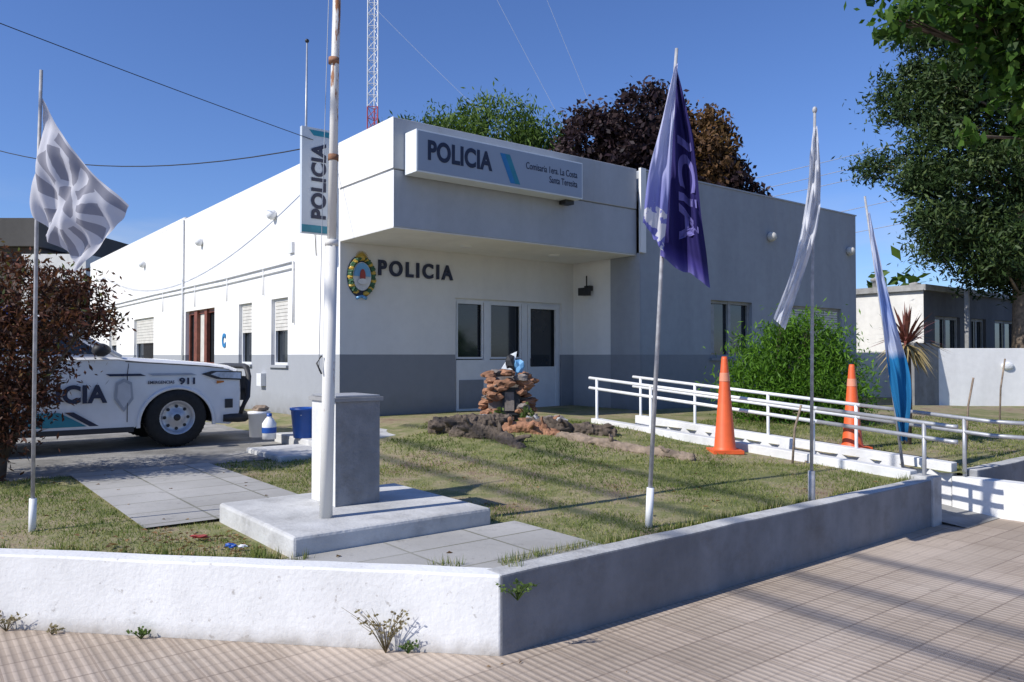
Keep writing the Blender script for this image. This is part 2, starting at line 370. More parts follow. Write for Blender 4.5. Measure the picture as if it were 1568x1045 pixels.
# ---------------------------------------------------------------- building
ST=empty('police_station',L(0,0,0))
def wall(mb,p0,p1,z0,z1,holes,fn,m,rev=.16,mrev=None):
    xs=sorted({p0,p1}|{h[0] for h in holes}|{h[1] for h in holes}); zs=sorted({z0,z1}|{h[2] for h in holes}|{h[3] for h in holes})
    for i in range(len(xs)-1):
        for k in range(len(zs)-1):
            cx=(xs[i]+xs[i+1])/2; cz=(zs[k]+zs[k+1])/2
            if any(h[0]<cx<h[1] and h[2]<cz<h[3] for h in holes): continue
            mb.add([fn(xs[i],0,zs[k]),fn(xs[i+1],0,zs[k]),fn(xs[i+1],0,zs[k+1]),fn(xs[i],0,zs[k+1])],[(0,1,2,3)],m)
    for h in holes:
        c=[(h[0],h[2]),(h[1],h[2]),(h[1],h[3]),(h[0],h[3])]
        for k in range(4):
            (x0,y0),(x1,y1)=c[k],c[(k+1)%4]
            mb.add([fn(x0,0,y0),fn(x1,0,y1),fn(x1,rev,y1),fn(x0,rev,y0)],[(0,1,2,3)],mrev or m)
HT=5.09
fnL=lambda p,d,z: L(d,p,z)
fnR=lambda p,d,z: L(p,d,z)
fnW=lambda p,d,z: L(p,-1.87+d,z)
lw=[(2.2,3.03,1.42,2.70),(4.11,4.9,1.42,2.70),(6.55,8.9,1.35,2.72),(12.1,14.5,1.42,2.72),(17,18.2,1.42,2.7)]
fw=[(2.29,4.90,.46,2.66)]
ww=[(7.30,8.71,1.56,2.74),(10.12,12.37,1.5,2.74)]
mb=MB(); mb2=MB()
wall(mb,0,21.8,.1,HT,lw,fnL,M_wall)
wall(mb,0.001,5.22,.1,3.53,fw,fnR,M_rec)
wall(mb2,5.22,13.08,.1,HT,ww,fnW,M_wing)
mb.add([L(5.219,0,.1),L(5.219,-1.1,.1),L(5.219,-1.1,3.53),L(5.219,0,3.53)],[(0,1,2,3)],M_wall)
mb2.box(5.19,5.6,-1.866,-1.1,.1,3.53,M_wing); mb2.box(5.16,5.30,-1.93,-1.875,3.0+.53,HT+.03,M_wall)
mb2.add([L(13.08,-1.87,.1),L(13.08,6,.1),L(13.08,6,HT),L(13.08,-1.87,HT)],[(0,1,2,3)],M_wall)
mb.add([L(13.08,6,.1),L(5,6,.1),L(5,6,HT),L(13.08,6,HT)],[(0,1,2,3)],M_wall)
mb.add([L(5,6,.1),L(5,21.8,.1),L(5,21.8,HT),L(5,6,HT)],[(0,1,2,3)],M_wall)
mb.add([L(5,21.8,.1),L(0,21.8,.1),L(0,21.8,HT),L(5,21.8,HT)],[(0,1,2,3)],M_wall)
mb.make('walls',ST); mb2.make('wing_walls',ST)
mb=MB(); mb.box(.2,13.0,-1.5,5.9,4.6,4.8,M_roof); mb.box(.2,4.9,5.95,21.6,4.6,4.8,M_roof)
mb.box(5.0,13.06,5.78,5.98,4.7,HT-.01,M_wall)
mb.box(.004,.22,.004,9.0,HT+.001,HT+.02,M_wall); mb.box(.004,.22,9.002,21.8,HT+.001,HT+.07,M_wall); mb.box(-.005,.003,9.05,21.8,HT-.05,HT+.07,M_wall)
mb.box(.01,.22,.01,21.79,4.75,HT,M_wall)
mb.box(5.31,13.10,-1.89,-1.65,HT+.001,HT+.03,M_fasc); mb.box(5.31,13.07,-1.86,-1.66,4.7,HT-.001,M_wing); mb.make('roof',ST)
mb=MB(); mb.box(-.003,5.18,-1.80,-.06,3.50,4.345,M_fasc); mb.box(-.03,5.155,-1.83,-1.6,4.35,HT+.02,M_fasc)
mb.make('canopy_fascia',ST,bevel=.012)
mb=MB(); mb.box(-.014,-.0055,-1.80,.0,3.497,4.37,M_wall); mb.box(-.042,-.033,-1.832,-.01,4.36,HT+.022,M_wall)
mb.box(-.03,.2,-1.59,-.01,4.37,HT+.02,M_wall)
mb.box(-.01,5.17,-1.79,-.004,3.485,3.497,M_wall)
for a in (1.9,3.9): mb.lathe([(0,-.03),(.10,-.028),(.11,0)],M_white,L(a,-.9,3.485),n=16)
mb.make('canopy_soffit',ST)
sb=empty('illuminated_police_sign',L(1.8,-2,4.5))
mb=MB(); mb.box(.15,3.44,-2.17,-1.835,4.27,4.89,M_signwhite); mb.box(.17,3.42,-2.176,-2.171,4.29,4.87,M_signgrey); mb.box(3.2,3.4,-2.0,-1.84,4.2,4.268,M_dark); mb.make('box',sb,bevel=.006)
text('sign_lettering','POLICIA',1.17,.30,L(.34,-2.178,4.46),U,Z,M_navy,sb,.006,.035,1.05)
mb=MB()
for k,m in ((0,M_blue),(.1,M_teal)):
    mb.add([L(1.66+k,-2.179,4.78),L(1.76+k,-2.179,4.78),L(1.97+k,-2.179,4.33),L(1.87+k,-2.179,4.33)],[(0,1,2,3)],m)
mb.make('sign_stripe',sb)
text('sign_small_text','Comisaria 1era. La Costa\nSanta Teresita',1.12,.27,L(2.19,-2.178,4.45),U,Z,M_navy,sb,.003,.004,1,2)
text('wall_lettering','POLICIA',1.52,.27,L(.70,-.004,2.97),U,Z,M_navy,ST,.035,.03,1.35)
em=empty('provincial_shield',L(.38,-.02,2.93)); mb=MB()
eg=mat('emblem_green',(.04,.12,.05),.5,20,.5); ey=mat('emblem_gold',(.55,.36,.05),.4); eb=mat('emblem_blue',(.15,.38,.65),.4); ew=mat('emblem_white',(.7,.7,.7),.4); er=mat('emblem_red',(.35,.05,.04),.5)
def oval(rx,rz,y,m,cz=2.93,th=.015,n=28,half=None):
    pts=[(rx*math.cos(2*math.pi*k/n),rz*math.sin(2*math.pi*k/n)) for k in range(n)]
    if half=='top': pts=[p for p in pts if p[1]>=-1e-6]
    v=[L(.38+p[0],y,cz+p[1]) for p in pts]+[L(.38+p[0],y-th,cz+p[1]) for p in pts]; k=len(pts)
    mb.add(v,[tuple(range(k,2*k))]+[(i,(i+1)%k,(i+1)%k+k,i+k) for i in range(k)],m)
oval(.26,.36,-.002,M_navy); oval(.17,.24,-.03,ew); oval(.155,.225,-.045,eb,half='top'); oval(.05,.12,-.06,er); oval(.09,.05,-.065,ew,2.84)
for k in range(34):
    th=math.radians(-70+k*9.4); x=.38+.215*math.cos(th); z=2.93+.30*math.sin(th)
    mb.rock(L(x,-.035,z),(.05,.025,.035),eg if k%3 else ey,.3)
for k in range(12):
    th=math.radians(k*15+8); mb.tube([L(.38,-.03,3.24),L(.38+.12*math.cos(th),-.03,3.24+.12*math.sin(th))],[.02,.004],ey,5)
mb.rock(L(.38,-.04,3.24),(.06,.03,.05),ey,.05)
for k in (-1,1): mb.tube([L(.38,-.03,2.6),L(.38+.09*k,-.03,2.56)],[.025,.03],eb,6)
mb.make('relief',em)
def frame(mb,fn,p0,p1,z0,z1,d,m,w=.05,th=.05):
    def bx(a,b,c,e): 
        v=[fn(p,dd,z) for z in (c,e) for p,dd in ((a,d-th),(b,d-th),(b,d),(a,d))]
        mb.add(v,[(3,2,1,0),(4,5,6,7),(0,1,5,4),(1,2,6,5),(2,3,7,6),(3,0,4,7)],m)
    bx(p0,p0+w,z0,z1);bx(p1-w,p1,z0,z1);bx(p0+w,p1-w,z0,z0+w);bx(p0+w,p1-w,z1-w,z1)
def pane(mb,fn,p0,p1,z0,z1,d,m):
    mb.add([fn(p0,d,z0),fn(p1,d,z0),fn(p1,d,z1),fn(p0,d,z1)],[(0,1,2,3)],m)
fr=MB()
frame(fr,fnR,2.29,4.90,.46,2.66,.12,M_alu,.06)
for p in (2.98,3.90): fr.box(p,p+.13,.05,.13,.5,2.62,M_alu)
fr.box(2.34,3.96,.04,.15,.5,1.52,M_alu); pane(fr,fnR,2.34,4.86,.5,2.62,.14,M_glass)
fr.box(2.40,2.95,.03,.042,.62,1.15,M_wing); fr.box(3.15,3.85,.03,.042,.62,1.15,M_wing)
frame(fr,fnR,2.36,2.97,1.54,2.60,.10,M_alu,.035,.03); frame(fr,fnR,3.12,3.89,1.54,2.60,.10,M_alu,.035,.03)
frame(fr,fnR,4.04,4.84,.47,2.60,.09,M_alu,.07,.05); fr.box(4.1,4.78,.05,.10,.53,1.38,M_alu)
fr.box(4.10,4.14,.0,.05,1.4,1.55,M_dark)
fr.make('entrance_door',ST)
mb=MB()
for i,(p0,p1,z0,z1) in enumerate(lw):
    if i==2:
        frame(mb,fnL,p0,p1,z0,z1,.14,M_wood,.09); pane(mb,fnL,p0,p1,z0,z1,.15,M_glass); mb.box(.05,.13,p0+.75,p0+.95,z0,z1,M_wood); mb.box(.04,.12,p0+1.5,p0+1.75,z0,z1,M_wood)
        pane(mb,fnL,p0+.95,p0+1.5,z0+.1,z1-.1,.125,M_blind)
    else:
        frame(mb,fnL,p0,p1,z0,z1,.12,M_alu,.05); pane(mb,fnL,p0,p1,z0,z1,.14,M_glass)
        zs=z1-(.62 if i<2 else .75); n=9
        for k in range(n):
            za=zs+(z1-zs)*k/n; mb.box(.06,.085,p0+.05,p1-.05,za+.004,za+(z1-zs)/n-.004,M_blind)
        mb.box(-.05,.1,p0-.04,p1+.04,z0-.05,z0-.003,M_wall)
for p0,p1,z0,z1 in ww:
    frame(mb,fnW,p0,p1,z0,z1,.13,M_conc,.06); pane(mb,fnW,p0,p1,z0,z1,.14,M_glass); mb.box((p0+p1)/2-.04,(p0+p1)/2+.04,-1.80,-1.74,z0,z1,M_conc)
    mb.box(p0-.05,p1+.05,-1.93,-1.8,z0-.06,z0-.003,M_wing)
mb.box(7.4,7.55,-1.755,-1.75,1.65,2.65,M_conc)
for k in range(10): mb.box(10.2,12.3,-1.80,-1.78,2.68-.055*(k+1),2.725-.055*(k+1),M_blind)
mb.make('windows',ST)
mb=MB()
for p,z in ((2.86,4.34),(7.55,4.35),(13.2,4.33),(19,4.33)): mb.rock(L(-.07,p,z),(.11,.11,.11),M_white,0,smooth=True)
for p,z in ((9.36,4.22),(12.7,4.18)): mb.rock(L(p,-1.94,z),(.11,.11,.11),M_blind,0,smooth=True)
for dz,r in ((3.34,.018),(3.22,.014)):
    mb.tube([L(-.03,1.9,dz),L(-.03,6,dz-.02),L(-.03,12,dz+.01),L(-.03,21,dz)],r,M_alu,6)
mb.tube([L(-.03,1.9,3.34),L(-.03,1.88,2.2)],.018,M_alu,6)
for p in (3.4,5.6,8.0,11): mb.tube([L(-.03,p,3.34),L(-.03,p,2.8)],.012,M_alu,6)
mb.tube([L(-.035,9.05,.4),L(-.035,9.05,HT)],.03,M_alu,8)
mb.tube([L(-.02,.9,3.34),L(-.03,1.0,4.2),L(-.02,.6,5.0)],.008,M_dark,5)
mb.box(-.05,0,1.9,2.1,3.5,3.7,M_alu); mb.box(-.10,0,3.3,3.55,1.0,1.25,M_alu)
mb.box(5.10,5.2,-.6,-.45,2.9,3.0,M_dark); mb.box(4.95,5.12,-.62,-.43,2.80,2.95,M_dark); mb.tube([L(5.1,-.52,3.2),L(5.1,-.52,2.9)],.015,M_dark,6)
mb.make('wall_lamps_and_conduit',ST)
text('letter_c','C',.22,.32,L(-.004,5.95,1.78),-Vv,Z,M_blue,ST,.02,.05)
mb=MB(); mb.box(2.95,5.2,-3.9,-.001,.1,.50,M_pave); mb.box(-.1,2.945,-1.0,-.001,.1,.46,M_rock); mb.make('porch_floor',ST)
vs=empty('projecting_police_sign',L(-.3,.15,4.4)); mb=MB()
mb.box(-.62,-.07,.12,.20,3.59,5.33,M_signw2); mb.box(-.62,-.07,.112,.118,3.61,3.73,M_teal)
mb.add([L(-.50,.115,5.29),L(-.08,.115,5.29),L(-.08,.115,5.20),L(-.42,.115,5.20)],[(3,2,1,0)],M_teal)
mb.box(-.07,.0,.14,.18,3.75,3.8,M_dark); mb.box(-.07,.0,.14,.18,5.1,5.15,M_dark); mb.make('panel',vs,bevel=.004)
text('sign_lettering','POLICIA',1.25,.26,L(-.20,.112,3.84),Z,-U,M_navy,vs,.004,.04,1.05)
aw=empty('whip_antenna',L(-.52,.22,5)); mb=MB(); mb.tube([L(-.50,.24,3.6),L(-.50,.24,5.4),L(-.49,.24,6.75)],[.022,.02,.012],M_galv,8); mb.rock(L(-.49,.24,6.78),(.035,.035,.035),M_dark,0,smooth=True); mb.make('mast',aw)
# ---------------------------------------------------------------- plinth and pole
pl=empty('concrete_plinth',(-1.2,5.7,.4)); mb=MB(); mb.box(-3.85,-2.40,-7.43,-6.07,.3,.534,M_conclt); mb.make('base_slab',pl,bevel=.02)
a0,b0=toL(-1.243,5.48)
mb=MB(); mb.box(a0+.003,a0+.35,b0,b0+.40,.535,1.27,M_pedshade); mb.box(a0-.001,a0+.0025,b0,b0+.40,.535,1.27,M_kw); mb.box(a0-.02,a0+.37,b0-.02,b0+.42,1.272,1.30,M_conc); mb.box(a0+.0,a0+.35,b0+.0,b0+.4,1.302,1.315,M_galv); mb.make('pedestal',pl,bevel=.003)  # white sheet paints the sunlit left face; other faces carry painted shade
fp=empty('flagpole',(-1.227,5.14,.53)); mb=MB()
mb.tube([(-1.227,5.14,.52),(-1.215,5.14,1.3),(-1.20,5.15,2.35)],[.043,.042,.041],M_pole,16)
mb.tube([(-1.20,5.15,2.35),(-1.185,5.16,3.5),(-1.165,5.18,4.6)],[.030,.028,.026],M_pole,16)
mb.tube([(-1.165,5.18,4.6),(-1.14,5.2,7.5)],[.022,.02],M_pole,12)
mb.tube([(-1.20,5.15,2.33),(-1.20,5.15,2.37)],.045,M_pole,16)
for z in (2.9,3.55): mb.tube([(-1.192,5.155,z),(-1.191,5.155,z+.04)],.036,M_rock,12)
mb.tube([(-1.27,5.11,1.5),(-1.255,5.12,2.6),(-1.2,5.15,5)],.0025,M_wirelt,5)
mb.tube([(-1.25,5.1,1.48),(-1.28,5.09,1.55),(-1.25,5.1,1.6)],.006,M_dark,5); mb.make('pole',fp)
# ---------------------------------------------------------------- flags
def polyi(P,t):
    P=[Vector(p) for p in P]; s=t*(len(P)-1); i=min(int(s),len(P)-2); f=s-i
    p0=P[max(i-1,0)];p1=P[i];p2=P[i+1];p3=P[min(i+2,len(P)-1)]
    return .5*((2*p1)+(p2-p0)*f+(2*p0-5*p1+4*p2-p3)*f*f+(3*p1-p0-3*p2+p3)*f**3)
def flagsurf(Lp,Rp,amp,k,ph=0,slant=1.5):
    def S(s,t):
        a=polyi(Lp,t); b=polyi(Rp,t); p=a.lerp(b,s)
        e=min(1,t*3+.15)
        dy=amp*e*(math.sin(2*math.pi*(k*s+slant*t)+ph)+.4*math.sin(2*math.pi*(2.3*k*s-1.7*t)+ph*2))
        cr=.012*mnoise.noise(Vector((s*7,t*9,ph)))
        return Vector((p.x+.35*dy,p.y+dy+cr,p.z+.02*mnoise.noise(Vector((s*5,t*4,ph+5)))))
    return S
def flag(name,S,m,parent,ns=40,nt=48):
    v=[];f=[];uv=[]
    for j in range(nt+1):
        for i in range(ns+1): v.append(S(i/ns,j/nt)[:]); uv.append((i/ns,1-j/nt))
    for j in range(nt):
        for i in range(ns):
            q=j*(ns+1)+i; f.append((q,q+1,q+ns+2,q+ns+1))
    me=bpy.data.meshes.new(name); me.from_pydata(v,[],f); ul=me.uv_layers.new(name='UVMap')
    for l in me.loops: ul.data[l.index].uv=uv[l.vertex_index]
    for p in me.polygons: p.use_smooth=True
    me.materials.append(m); ob=bpy.data.objects.new(name,me); sc.collection.objects.link(ob); par(ob,parent); return ob
def clothmat(name,fn,trans=.45):
    t=NT(name); uv=t.n('ShaderNodeUVMap').outputs[0]; s=t.n('ShaderNodeSeparateXYZ',{0:uv}); c=fn(t,s.outputs[0],s.outputs[1])
    t.col(c); t.rough(.8); t.b.inputs['Specular IOR Level'].default_value=.15
    tr=t.n('ShaderNodeBsdfTranslucent',{}); t.set(tr.inputs[0],c if not isinstance(c,tuple) else (*c,1))
    ms=t.n('ShaderNodeMixShader',{0:trans,1:t.b.outputs[0],2:tr.outputs[0]}); t.t.links.new(ms.outputs[0],t.t.nodes['Material Output'].inputs[0]); return t.m
def emb(t,u,v):
    w=t.noise(5,3); du=t.M('SUBTRACT',t.M('ADD',u,t.M('MULTIPLY',w,.12)),.58); dv=t.M('MULTIPLY',t.M('SUBTRACT',v,.42),.9)
    r=t.M('SQRT',t.M('ADD',t.M('MULTIPLY',du,du),t.M('MULTIPLY',dv,dv))); an=t.M('ARCTAN2',dv,du)
    ray=t.M('GREATER_THAN',t.M('SINE',t.M('MULTIPLY',an,12)),-.1)
    ring=t.M('MULTIPLY',t.M('GREATER_THAN',r,.19),t.M('LESS_THAN',r,.42)); a=t.M('MULTIPLY',ray,ring)
    core=t.M('MULTIPLY',t.M('LESS_THAN',r,.15),t.M('GREATER_THAN',dv,.0)); a=t.M('MAXIMUM',a,core)
    band=t.M('MULTIPLY',t.M('GREATER_THAN',v,.84),t.M('LESS_THAN',v,.95)); a=t.M('MAXIMUM',a,t.M('MULTIPLY',band,t.M('GREATER_THAN',u,.25)))
    return t.mix(a,(.64,.64,.69),(.31,.31,.36))
MF0=clothmat('flag_grey_white',emb,.35)
MF1=clothmat('flag_purple',lambda t,u,v:t.ramp(v,[(.0,(.13,.12,.34)),(.08,(.05,.04,.2)),(.14,(.022,.018,.10)),(1,(.028,.024,.12))]),.25)
def lav(t,u,v): 
    n=t.noise(9,3); f=t.M('MULTIPLY',t.M('LESS_THAN',v,.22),t.M('GREATER_THAN',n,.5))
    return t.mix(f,t.ramp(v,[(.0,(.16,.16,.48)),(.3,(.28,.30,.62)),(.6,(.58,.60,.80)),(1,(.60,.62,.80))]),(.7,.7,.75))
MF1b=clothmat('flag_lavender',lav,.4)
MF2=clothmat('flag_white',lambda t,u,v:t.mix(t.ramp(t.noise(6,3),[(.45,(0,0,0)),(.6,(1,1,1))]),(.78,.79,.83),(.56,.59,.67)),.4)
M_lt=mat('flag_print',(.13,.12,.34),.8)
MF3=clothmat('flag_sky_blue',lambda t,u,v:t.ramp(v,[(0,(.02,.13,.28)),(.34,(.025,.22,.48)),(.38,(.55,.6,.75)),(.6,(.30,.42,.75)),(.8,(.6,.65,.8)),(1,(.5,.58,.8))]),.4)
e=empty('police_flag',(-3.29,5.35,.4)); mb=MB()
mb.tube([(-3.292,5.35,.35),(-3.288,5.35,.62)],.024,M_white,10); mb.tube([(-3.290,5.35,.62),(-3.285,5.35,2.5),(-3.265,5.35,3.58)],[.013,.013,.011],M_polegrey,10); mb.make('pole',e)
S0=flagsurf([(-3.265,5.35,3.40),(-3.28,5.35,3.0),(-3.285,5.35,2.55),],[( -2.62,5.30,2.63),(-2.74,5.2,2.40),(-2.91,5.25,2.17)],.04,1.9,.4,.8)
def S0b(s,t):
    p=S0(s,t); p.z+=-.07*math.sin(math.pi*s)*(1-t); p.y-=.12*s*(1-s)*2; return p
flag('cloth',S0b,MF0,e)
e=empty('police_flag',(.954,5.43,.4)); mb=MB(); mb.tube([(.95,5.43,.38),(.965,5.43,.68)],.026,M_white,10); mb.tube([(.962,5.43,.66),(1.06,5.48,2.3),(1.196,5.6,3.83)],[.016,.014,.012],M_polegrey,10); mb.make('pole',e)
S1=flagsurf([(1.165,5.55,3.67),(1.125,5.53,3.2),(1.09,5.51,2.7),(1.05,5.48,2.30)],[(1.175,5.52,3.67),(1.285,5.45,3.1),(1.34,5.45,2.55),(1.385,5.42,2.08)],.045,1.5,.5,.5)
flag('cloth',S1,MF1,e)
text('cloth_lettering','ICIA',1,1,(0,0,0),U,Z,M_lt,e,.01,.03,1.1,1,fmap=lambda x,y,z:(S1(min(1,max(0,.36+.52*y)),.34+.48*x)+Vector((0,-.007 if z<.5 else -.009,0))),sub=3)
S1b=flagsurf([(1.14,5.42,3.62),(1.03,5.38,3.2),(.945,5.36,2.84),(.905,5.34,2.52)],[(1.175,5.46,3.68),(1.135,5.42,3.2),(1.10,5.40,2.75),(1.05,5.38,2.32)],.02,1.4,2.2,.3)
flag('cloth_fold',S1b,MF1b,e)
e=empty('police_flag',(2.44,6.35,.4)); mb=MB(); mb.tube([(2.44,6.35,.35),(2.442,6.35,.66)],.028,M_polegrey,10); mb.tube([(2.442,6.35,.66),(2.46,6.35,2.2),(2.49,6.35,3.6)],[.014,.013,.011],M_polegrey,10); mb.rock((2.49,6.35,3.62),(.02,.02,.03),M_polegrey,0); mb.make('pole',e)
flag('cloth',flagsurf([(2.47,6.33,3.47),(2.43,6.3,3.25),(2.40,6.3,2.9),(2.29,6.28,2.38),(2.105,6.25,1.90)],[(2.50,6.33,3.47),(2.515,6.3,3.1),(2.50,6.3,2.74),(2.41,6.3,2.38),(2.20,6.25,1.81)],.04,1.6,1.0,1.9),MF2,e)
e=empty('police_flag',(4.09,8.16,.4)); mb=MB(); mb.tube([(4.10,8.16,.4),(3.95,8.16,1.6),(3.72,8.16,3.28)],[.016,.014,.011],M_polegrey,10); mb.make('pole',e)
flag('cloth',flagsurf([(3.737,8.12,3.10),(3.778,8.1,2.6),(3.867,8.1,1.91),(3.936,8.1,1.36),(4.046,8.1,.71)],[(3.755,8.12,3.10),(3.89,8.1,2.39),(4.02,8.1,1.91),(4.15,8.1,1.36),(4.115,8.1,.71)],.04,1.4,.2,1.6),MF3,e)
# ---------------------------------------------------------------- cones
def cone(x,y,h):
    z=lawnz(x,y)+.005; mb=MB()
    a=.17; mb.box(x-a,x+a,y-a,y+a,z-.01,z+.03,M_orange,Wd)
    mb.lathe([(.13,.03),(.125,.045),(.118,.06),(.035,h-.03),(.028,h),(.0,h)],M_orange,(x,y,z),n=24)
    mb.lathe([(.0555+.004,h*.74),(.048+.004,h*.83)],M_oband,(x,y,z),n=24)
    mb.make('traffic_cone')
cone(2.42,8.85,1.08); cone(4.15,9.49,1.02)
# ---------------------------------------------------------------- monument
mo=empty('stone_monument',(-.1,11,.6)); mb=MB()
for k in range(150):
    th=random.uniform(0,math.pi*2); lay=k/150; z=.52+lay*.86
    w=.40-.10*lay; x=-.05+math.cos(th)*w*random.uniform(.75,1); y=10.95+math.sin(th)*.3
    if y<10.85 and abs(x+.02)<.13 and .75<z<1.20: continue
    mb.rock((x,y,z),(random.uniform(.06,.12),random.uniform(.06,.1),random.uniform(.035,.06)),M_rock if random.random()<.8 else M_rock2,.3,rot=Matrix.Rotation(random.uniform(-.4,.4),3,'Z'))
mb.box(-.33,.22,10.85,11.15,.5,1.3,M_rock2,Wd); mb.make('stones',mo)
mb=MB(); mb.box(-.13,.11,10.72,10.84,.78,1.16,M_dark,Wd); mb.box(-.10,.03,10.70,10.718,.84,1.10,M_rock2,Wd)
mb.rock((-.02,10.85,1.48),(.10,.07,.13),M_dark,.3); mb.rock((.08,10.83,1.44),(.09,.06,.10),eb,.4)
mb.add([(-.15,10.8,1.42),(.02,10.8,1.40),(.07,10.84,1.66),(-.02,10.84,1.62)],[(0,1,2,3)],M_signwhite); mb.make('plaque_and_figure',mo)
mb=MB()
for k in range(26):
    x=random.uniform(-.75,.75); y=random.uniform(10.3,10.75); z=lawnz(x,y)+.02
    mb.rock((x-.1,y,z),(random.uniform(.06,.13),.09,random.uniform(.05,.1)),random.choice([M_rock,M_rock2,M_rock2,M_conc]),.3)
mb.make('border_rocks',mo)
lg=leafmat('leaf_small_plant',[(0,(.04,.07,.02)),(1,(.14,.2,.06))])
mb=MB(); mb.leaves([((-.2,10.6,.72),(.12,.1,.12)),((.2,10.6,.74),(.1,.1,.15))],260,.035,lg); mb.make('potted_plant')
def log(name,pts,r,m):
    mb=MB(); P=[]; R=[]; n=16
    for i in range(n+1):
        p=polyi(pts,i/n); P.append(p+Vector((0,.03*mnoise.noise(p*3),.03*mnoise.noise(p*4)))); R.append(r*(1+.35*mnoise.noise(p*5+Vector((7,0,0))))*(1-.3*i/n))
    mb.tube(P,R,m,12,smooth=False)
    for k in range(4):
        p=P[random.randrange(2,n-2)]; d=Vector((random.uniform(-1,1),random.uniform(-.6,.2),random.uniform(.1,.7))).normalized()
        mb.tube([p,p+d*r*1.5,p+d*r*2.3+Vector((0,0,-.03))],[r*.5,r*.3,r*.12],m,7)
    ob=mb.make(name)
    md=ob.modifiers.new('s','SUBSURF'); md.levels=2; md.render_levels=2
    tx=bpy.data.textures.new(name,'CLOUDS'); tx.noise_scale=.06
    dm=ob.modifiers.new('d','DISPLACE'); dm.texture=tx; dm.strength=r*.6; dm.mid_level=.5
log('driftwood_log',[(-1.05,10.2,.64),(-.7,10.05,.68),(-.35,10.1,.72),(.0,10.2,.72)],.15,M_bark)
log('driftwood_log',[(-.75,9.9,.54),(-.45,9.7,.64),(-.15,9.5,.60),(.12,8.9,.50)],.115,M_bark)
log('driftwood_log',[(.2,10.1,.68),(.55,9.9,.67),(.9,9.8,.64),(1.3,9.75,.60)],.14,M_bark)
log('driftwood_log',[(.55,9.6,.60),(1.0,9.1,.57),(1.5,8.6,.54),(1.95,8.25,.51)],.085,M_barklt)
log('driftwood_log',[(-.1,9.9,.62),(.15,9.8,.70),(.4,9.7,.64),(.6,9.6,.58)],.11,M_rock)
# ---------------------------------------------------------------- bins
e=empty('blue_bin',(-3.0,9.9,.4)); mb=MB(); bb=mat('bin_blue',(.015,.08,.34),.4); mb.lathe([(0,0),(.14,0),(.175,.36),(.19,.36),(.19,.39),(.16,.385),(.13,.02)],bb,(-2.72,10.2,.53),n=20); mb.tube([(-2.9,10.2,.9),(-2.72,10.03,.83),(-2.54,10.2,.9)],.006,M_galv,5); mb.make('pail',e)
mb=MB(); mb.lathe([(0,0),(.12,0),(.135,.3),(.145,.3),(.145,.33),(.0,.34)],M_white,(-3.35,10.3,.53),n=20); mb.rock((-3.33,10.3,.9),(.1,.08,.05),M_barklt,.3); mb.make('white_bucket')
mb=MB(); mb.lathe([(0,0),(.085,0),(.09,.2),(.05,.26),(.03,.28),(.03,.31),(0,.31)],M_white,(-3.12,10.0,.53),n=16); mb.lathe([(.033,.29),(.033,.33),(0,.33)],bb,(-3.12,10.0,.53),n=12); mb.lathe([(.0915,.08),(.0925,.15)],bb,(-3.12,10.0,.53),n=16); mb.make('plastic_jug')
# ---------------------------------------------------------------- pickup
car=empty('police_pickup_truck',(-4.39,10.2,.4))
ca,cb=toL(-4.39,10.2); GZ=.31
def C(x,y,z): return L(ca+x,cb+y,GZ+max(z,.095))
t=NT('car_paint_white'); n=t.noise(3,4); t.col(t.ramp(n,[(.3,(.70,.70,.70)),(.6,(.76,.77,.78))])); t.rough(.25); t.b.inputs['Coat Weight'].default_value=.6; M_car=t.m
M_plast=mat('black_plastic',(.03,.03,.033),.6)
prof=[((.80,.36),0),((.95,.42),0),((.99,.55),0),((1.0,.78),0),((.98,1.0),0),((.93,1.12),0),((.78,1.17),0),((.40,1.215),0),((0,1.245),0),((-.40,1.27),0),((-.72,1.285),0),((-1.6,1.27),0),((-2.9,1.27),0),((-2.93,1.25),0),((-4.35,1.25),0),((-4.38,.7),0),((-4.25,.45),0),((-3.7,.42),0)]
for q in range(15):
    th=math.pi-math.pi*q/14; prof.append(((-3.2+.455*math.cos(th),.40+.455*math.sin(th)),1))
prof+=[((-2.6,.36),0),((-.55,.36),0)]
for q in range(15):
    th=math.pi-math.pi*q/14; prof.append(((.455*math.cos(th),.40+.455*math.sin(th)),1))
prof+=[((.5,.38),0)]
ys=[(0,1),(.02,1),(.06,1),(.14,1),(.34,1),(.34,0),(.60,0),(.92,0),(1.24,0),(1.5,0),(1.5,1),(1.70,1),(1.78,1),(1.82,1),(1.84,1)]
V=[]
for y,arch in ys:
    d=min(y,1.84-y); ins=.055*max(0,1-d/.14)**2; cp=.17*max(0,1-d/.9)**2.4
    for (x,z),ar in prof:
        if ar and not arch: z=.40
        zz=z-ins*(1 if z>1.0 and not ar else 0)-(.02*max(0,1-d/.9) if z>1.1 and x>-.7 else 0)
        xx=x-(cp*max(0,(x-.35)/.6) if x>.5 else 0)
        o=.035*(1-math.sin(min(1,max(0,(z-.35)/.75))*math.pi)) if not ar else .008
        yy=y+(o if y<.01 else 0)-(o if y>1.83 else 0)
        V.append(C(xx,yy,zz))
n=len(prof); F=[];MIx=[]
for i in range(len(ys)-1):
    for k in range(n):
        k2=(k+1)%n; f=(i*n+k,i*n+k2,(i+1)*n+k2,(i+1)*n+k)
        A=[Vector(V[j]) for j in f]
        if ((A[2]-A[0]).cross(A[3]-A[1])).length<1e-7: continue
        F.append(f); MIx.append(1 if prof[k][1] and prof[k2][1] else 0)
F+=[tuple(range(n)),tuple(range((len(ys)-1)*n,len(ys)*n))[::-1]]; MIx+=[0,0]
mb=MB(); mb.mi(M_car); mb.mi(M_plast); mb.add(V,F,M_car,True); mb.MI=MIx
body=mb.make('body',car,fix=True)
try: body.data.set_sharp_from_angle(angle=math.radians(28))
except Exception as ex: print(ex)
mb=MB()
